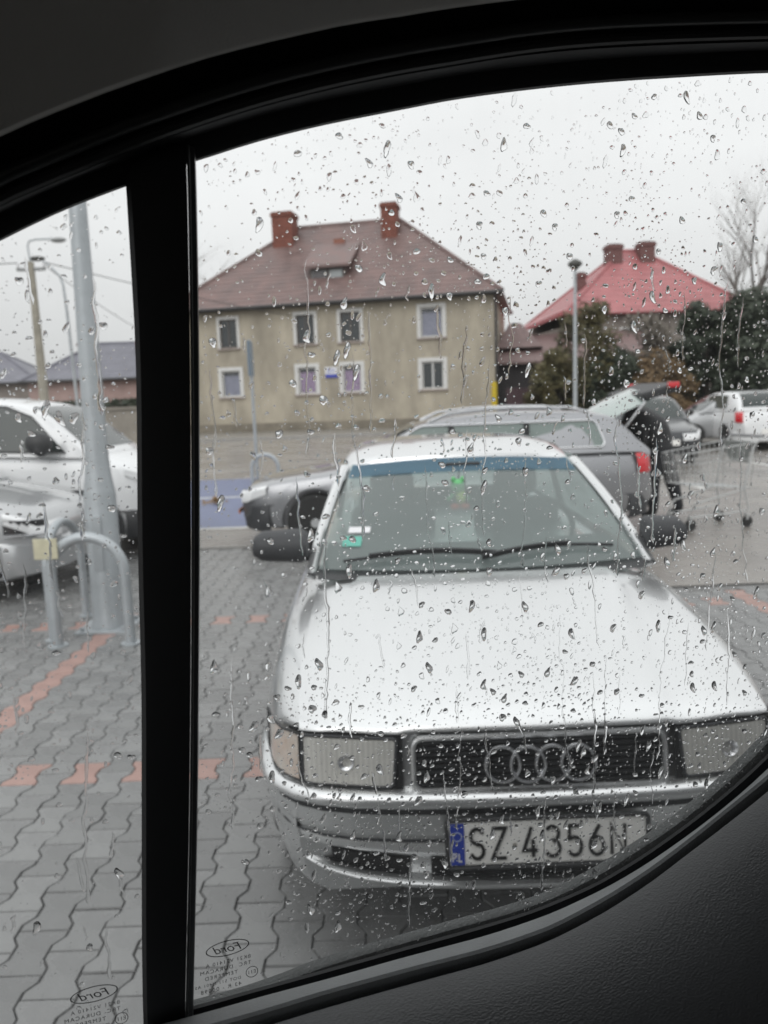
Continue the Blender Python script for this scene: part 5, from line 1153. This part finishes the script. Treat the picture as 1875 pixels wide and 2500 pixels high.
# ================================================================== RAIN ON THE GLASS
M_water = water_mat()
rnd = random.Random(99)
Y0 = D+.0045
def inside(u, z, mg=.002):
    if u > sm(BRs, z)+mg: return sm(LIP, u)+mg < z < openz(u)-mg and u < .66
    if u < sm(QRs, z)-mg: return 1.13 < z < sm(QTOP, u)-mg and u > -.22
    return False
def drop_shape(seed, nseg=14):
    """unit drop: irregular outline in x/z, dome towards +y, flat foot on the glass"""
    r = random.Random(seed); ph = [r.uniform(0, 6.28) for _ in range(4)]; am = [r.uniform(.05, .26), r.uniform(.03, .20), r.uniform(.0, .10), r.uniform(0, .05)]
    st = r.choice((.7, .85, 1.0, 1.2, 1.5, 1.9)); lean = r.uniform(-.75, .75); dome = r.uniform(.24, .50); bend = r.uniform(-.18, .18); fat = r.uniform(.0, .30); Bq = MB(); rows = []
    for f, h in ((1.0, 0), (.97, .20), (.88, .48), (.68, .76), (.40, .94), (.12, 1.0)):
        row = []
        for k in range(nseg):
            a = 2*math.pi*k/nseg; q = 1+sum(am[i]*math.cos((i+2)*a+ph[i]) for i in range(4)); x = f*q*math.cos(a); z = f*q*math.sin(a)
            x *= 1-fat*z*.5; z2 = z*st-.34*h; row.append((x+lean*z2*.35+bend*z2*z2, h*dome*(1-.22*(z2/st)), z2))
        rows.append(row)
    return Bq.grid(rows, True, True)
shapes = [drop_shape(s) for s in range(36)]; small = [drop_shape(s, 9) for s in range(100, 136)]
shape_me = [s.mesh('raindrop', M_water, True) for s in shapes]
def dens(u, z):
    if u < 0: d = .75 if z > 1.35 else .18
    else:
        d = 1.0
        if z < 1.30 and u < .12: d = .30
        if z > 1.70: d = .75
        if 1.20 < z < 1.38 and u > .06: d = 1.5
    return d*(.35+1.3*max(0, mn.noise(Vector((u*14, z*11, 3.3)))+.55))
cand = []
while len(cand) < 16000:
    u = rnd.uniform(-.17, .62); z = rnd.uniform(1.13, 1.86)
    if rnd.random()*2.2 > dens(u, z): continue
    s = min(.0027, .00036*math.exp(abs(rnd.gauss(0, .84))))
    if not inside(u, z, s*1.6): continue
    cand.append((s, u, z))
# keep the big ones apart
cand.sort(reverse=True); kept = []; gridc = {}
for s, u, z in cand:
    ok = True; cu, cz = int(u/.008), int(z/.008)
    for a in (-1, 0, 1):
        for b in (-1, 0, 1):
            for s2, u2, z2 in gridc.get((cu+a, cz+b), ()):
                if math.hypot(u-u2, (z-z2)*.7) < (s+s2)*1.15: ok = False
    if ok: kept.append((s, u, z)); gridc.setdefault((cu, cz), []).append((s, u, z))
cyw, syw = math.cos(YAW), math.sin(YAW)
def to_world(u, y, z): return (u*cyw-y*syw, u*syw+y*cyw, z)
fine = MB(); cnt = {}
def zone(p):   # what lies behind a drop as seen from the seat (used for its description only)
    v = Vector(p)-Vector((0, 0, 1.6)); k = v.dot(fw); x = 937.5+1876*v.dot(rt)/k; y = 1250-1876*v.dot(up)/k
    if x < 345: return 'in the quarter light, over sky and lamp posts' if y < 950 else 'in the quarter light, over the white tall car' if y < 1330 else 'in the quarter light, over the paving'
    if y < 520: return 'against the sky above the roofs'
    if x < 1230: a = 'over the ochre house roof' if y < 720 else 'over the ochre house wall' if y < 1060 else None
    else: a = 'over the sky beside the red roof' if y < 620 else 'over the red-roofed house' if y < 770 else 'over the shrubs and fence' if y < 970 else None
    if a: return a
    if y < 1130: return 'over the street left of the sedan' if x < 850 else 'over the grey estate car' if x < 1640 else 'over the far parked cars'
    if x < 690: return 'over the paving left of the sedan' if y > 1350 else 'over the blue bay'
    if y < 1380: return 'over the sedan windshield' if x < 1560 else 'over the shopping cart'
    if y < 1760: return 'over the sedan hood' if x < 1600 else 'over the sedan right wing'
    if y < 1940: return 'over the left headlight' if x < 985 else 'over the grille' if x < 1640 else 'over the right headlight'
    return 'over the bumper and plate' if y < 2150 else 'over the ground under the bumper'
for n, (s, u, z) in enumerate(kept):
    k = rnd.randrange(36)
    if n < 300:
        o = bpy.data.objects.new('raindrop', shape_me[k]); COL.objects.link(o); o.location = to_world(u, Y0, z); o.rotation_euler = (0, 0, YAW); o.scale = (s, s, s)
        zn = zone(o.location); cnt[zn] = cnt.get(zn, 0)+1
        tag(o, ('largest' if cnt[zn] == 1 else 'second largest' if cnt[zn] == 2 else 'other large')+' raindrop on the window '+zn, 'raindrop', 'larger raindrops on the van window')
    else: fine.add([(u+vx*s, Y0+vy*s, z+vz*s) for vx, vy, vz in small[k].v], small[k].f)
fo_ = fine.build('fine_raindrops', M_water, smooth=True, fix=False); fo_.rotation_euler = (0, 0, YAW)
bmx = bmesh.new(); bmx.from_mesh(fo_.data); bmesh.ops.recalc_face_normals(bmx, faces=bmx.faces); bmx.to_mesh(fo_.data); bmx.free()
tag(fo_, 'countless fine raindrops spattered over the van window', 'raindrops', kind='stuff')
# rivulets creeping down
def rivulet(u, z, ln, wd, seed):
    r = random.Random(seed); n = max(8, int(ln/.004)); rows = []; x = 0.; drift = r.uniform(-.22, .22)
    for i in range(n+1):
        t = i/n; x += r.gauss(drift*.0016, .00055)+(.0012*math.sin(i*.9+seed) if r.random() < .3 else 0); zz = -ln*t
        wv = wd*(.45+.35*abs(mn.noise(Vector((seed*3.1, i*.35, 0))))*2)*(min(1, t*6)*.8+.2); 
        if t > .93: wv *= 1.7*(1-((t-.965)/.035)**2*.6)
        hh = wv*.42
        if i in (0, n): wv *= .15; hh *= .15
        rows.append([(u+x+wv*math.cos(math.pi*k/6), Y0+hh*math.sin(math.pi*k/6), z+zz) for k in range(7)])
    return MB().grid(rows, True, True)
cn2 = {}
spots = []
tries = 0
while len(spots) < 110 and tries < 4000:
    tries += 1
    u = rnd.uniform(-.12, .50); ln = rnd.choice((.012, .02, .03, .04, .06, .09, .14)); z = rnd.uniform(1.22, 1.70)
    if u < .10 and u > 0 and z < 1.33: continue
    if not (inside(u, z, .008) and inside(u, z-ln, .012)): continue
    if any(abs(u-a) < .012 and not (z-ln > b or z < b-l_) for a, b, l_ in spots): continue
    spots.append((u, z, ln))
for i, (u, z, ln) in enumerate(spots):
    o = rivulet(0, 0, ln, rnd.uniform(.0009, .0019), i+40).build('rivulet', M_water, smooth=True, loc=to_world(u, 0, z)); o.rotation_euler = (0, 0, YAW)
    zn = zone(Vector(to_world(u, Y0, z-ln/2))); cn2[zn] = cn2.get(zn, 0)+1
    tag(o, ('crooked rivulet' if cn2[zn] == 1 else 'short rivulet' if ln < .05 else 'long rivulet')+' of rain on the window '+zn, 'rivulet', 'rivulets on the van window')
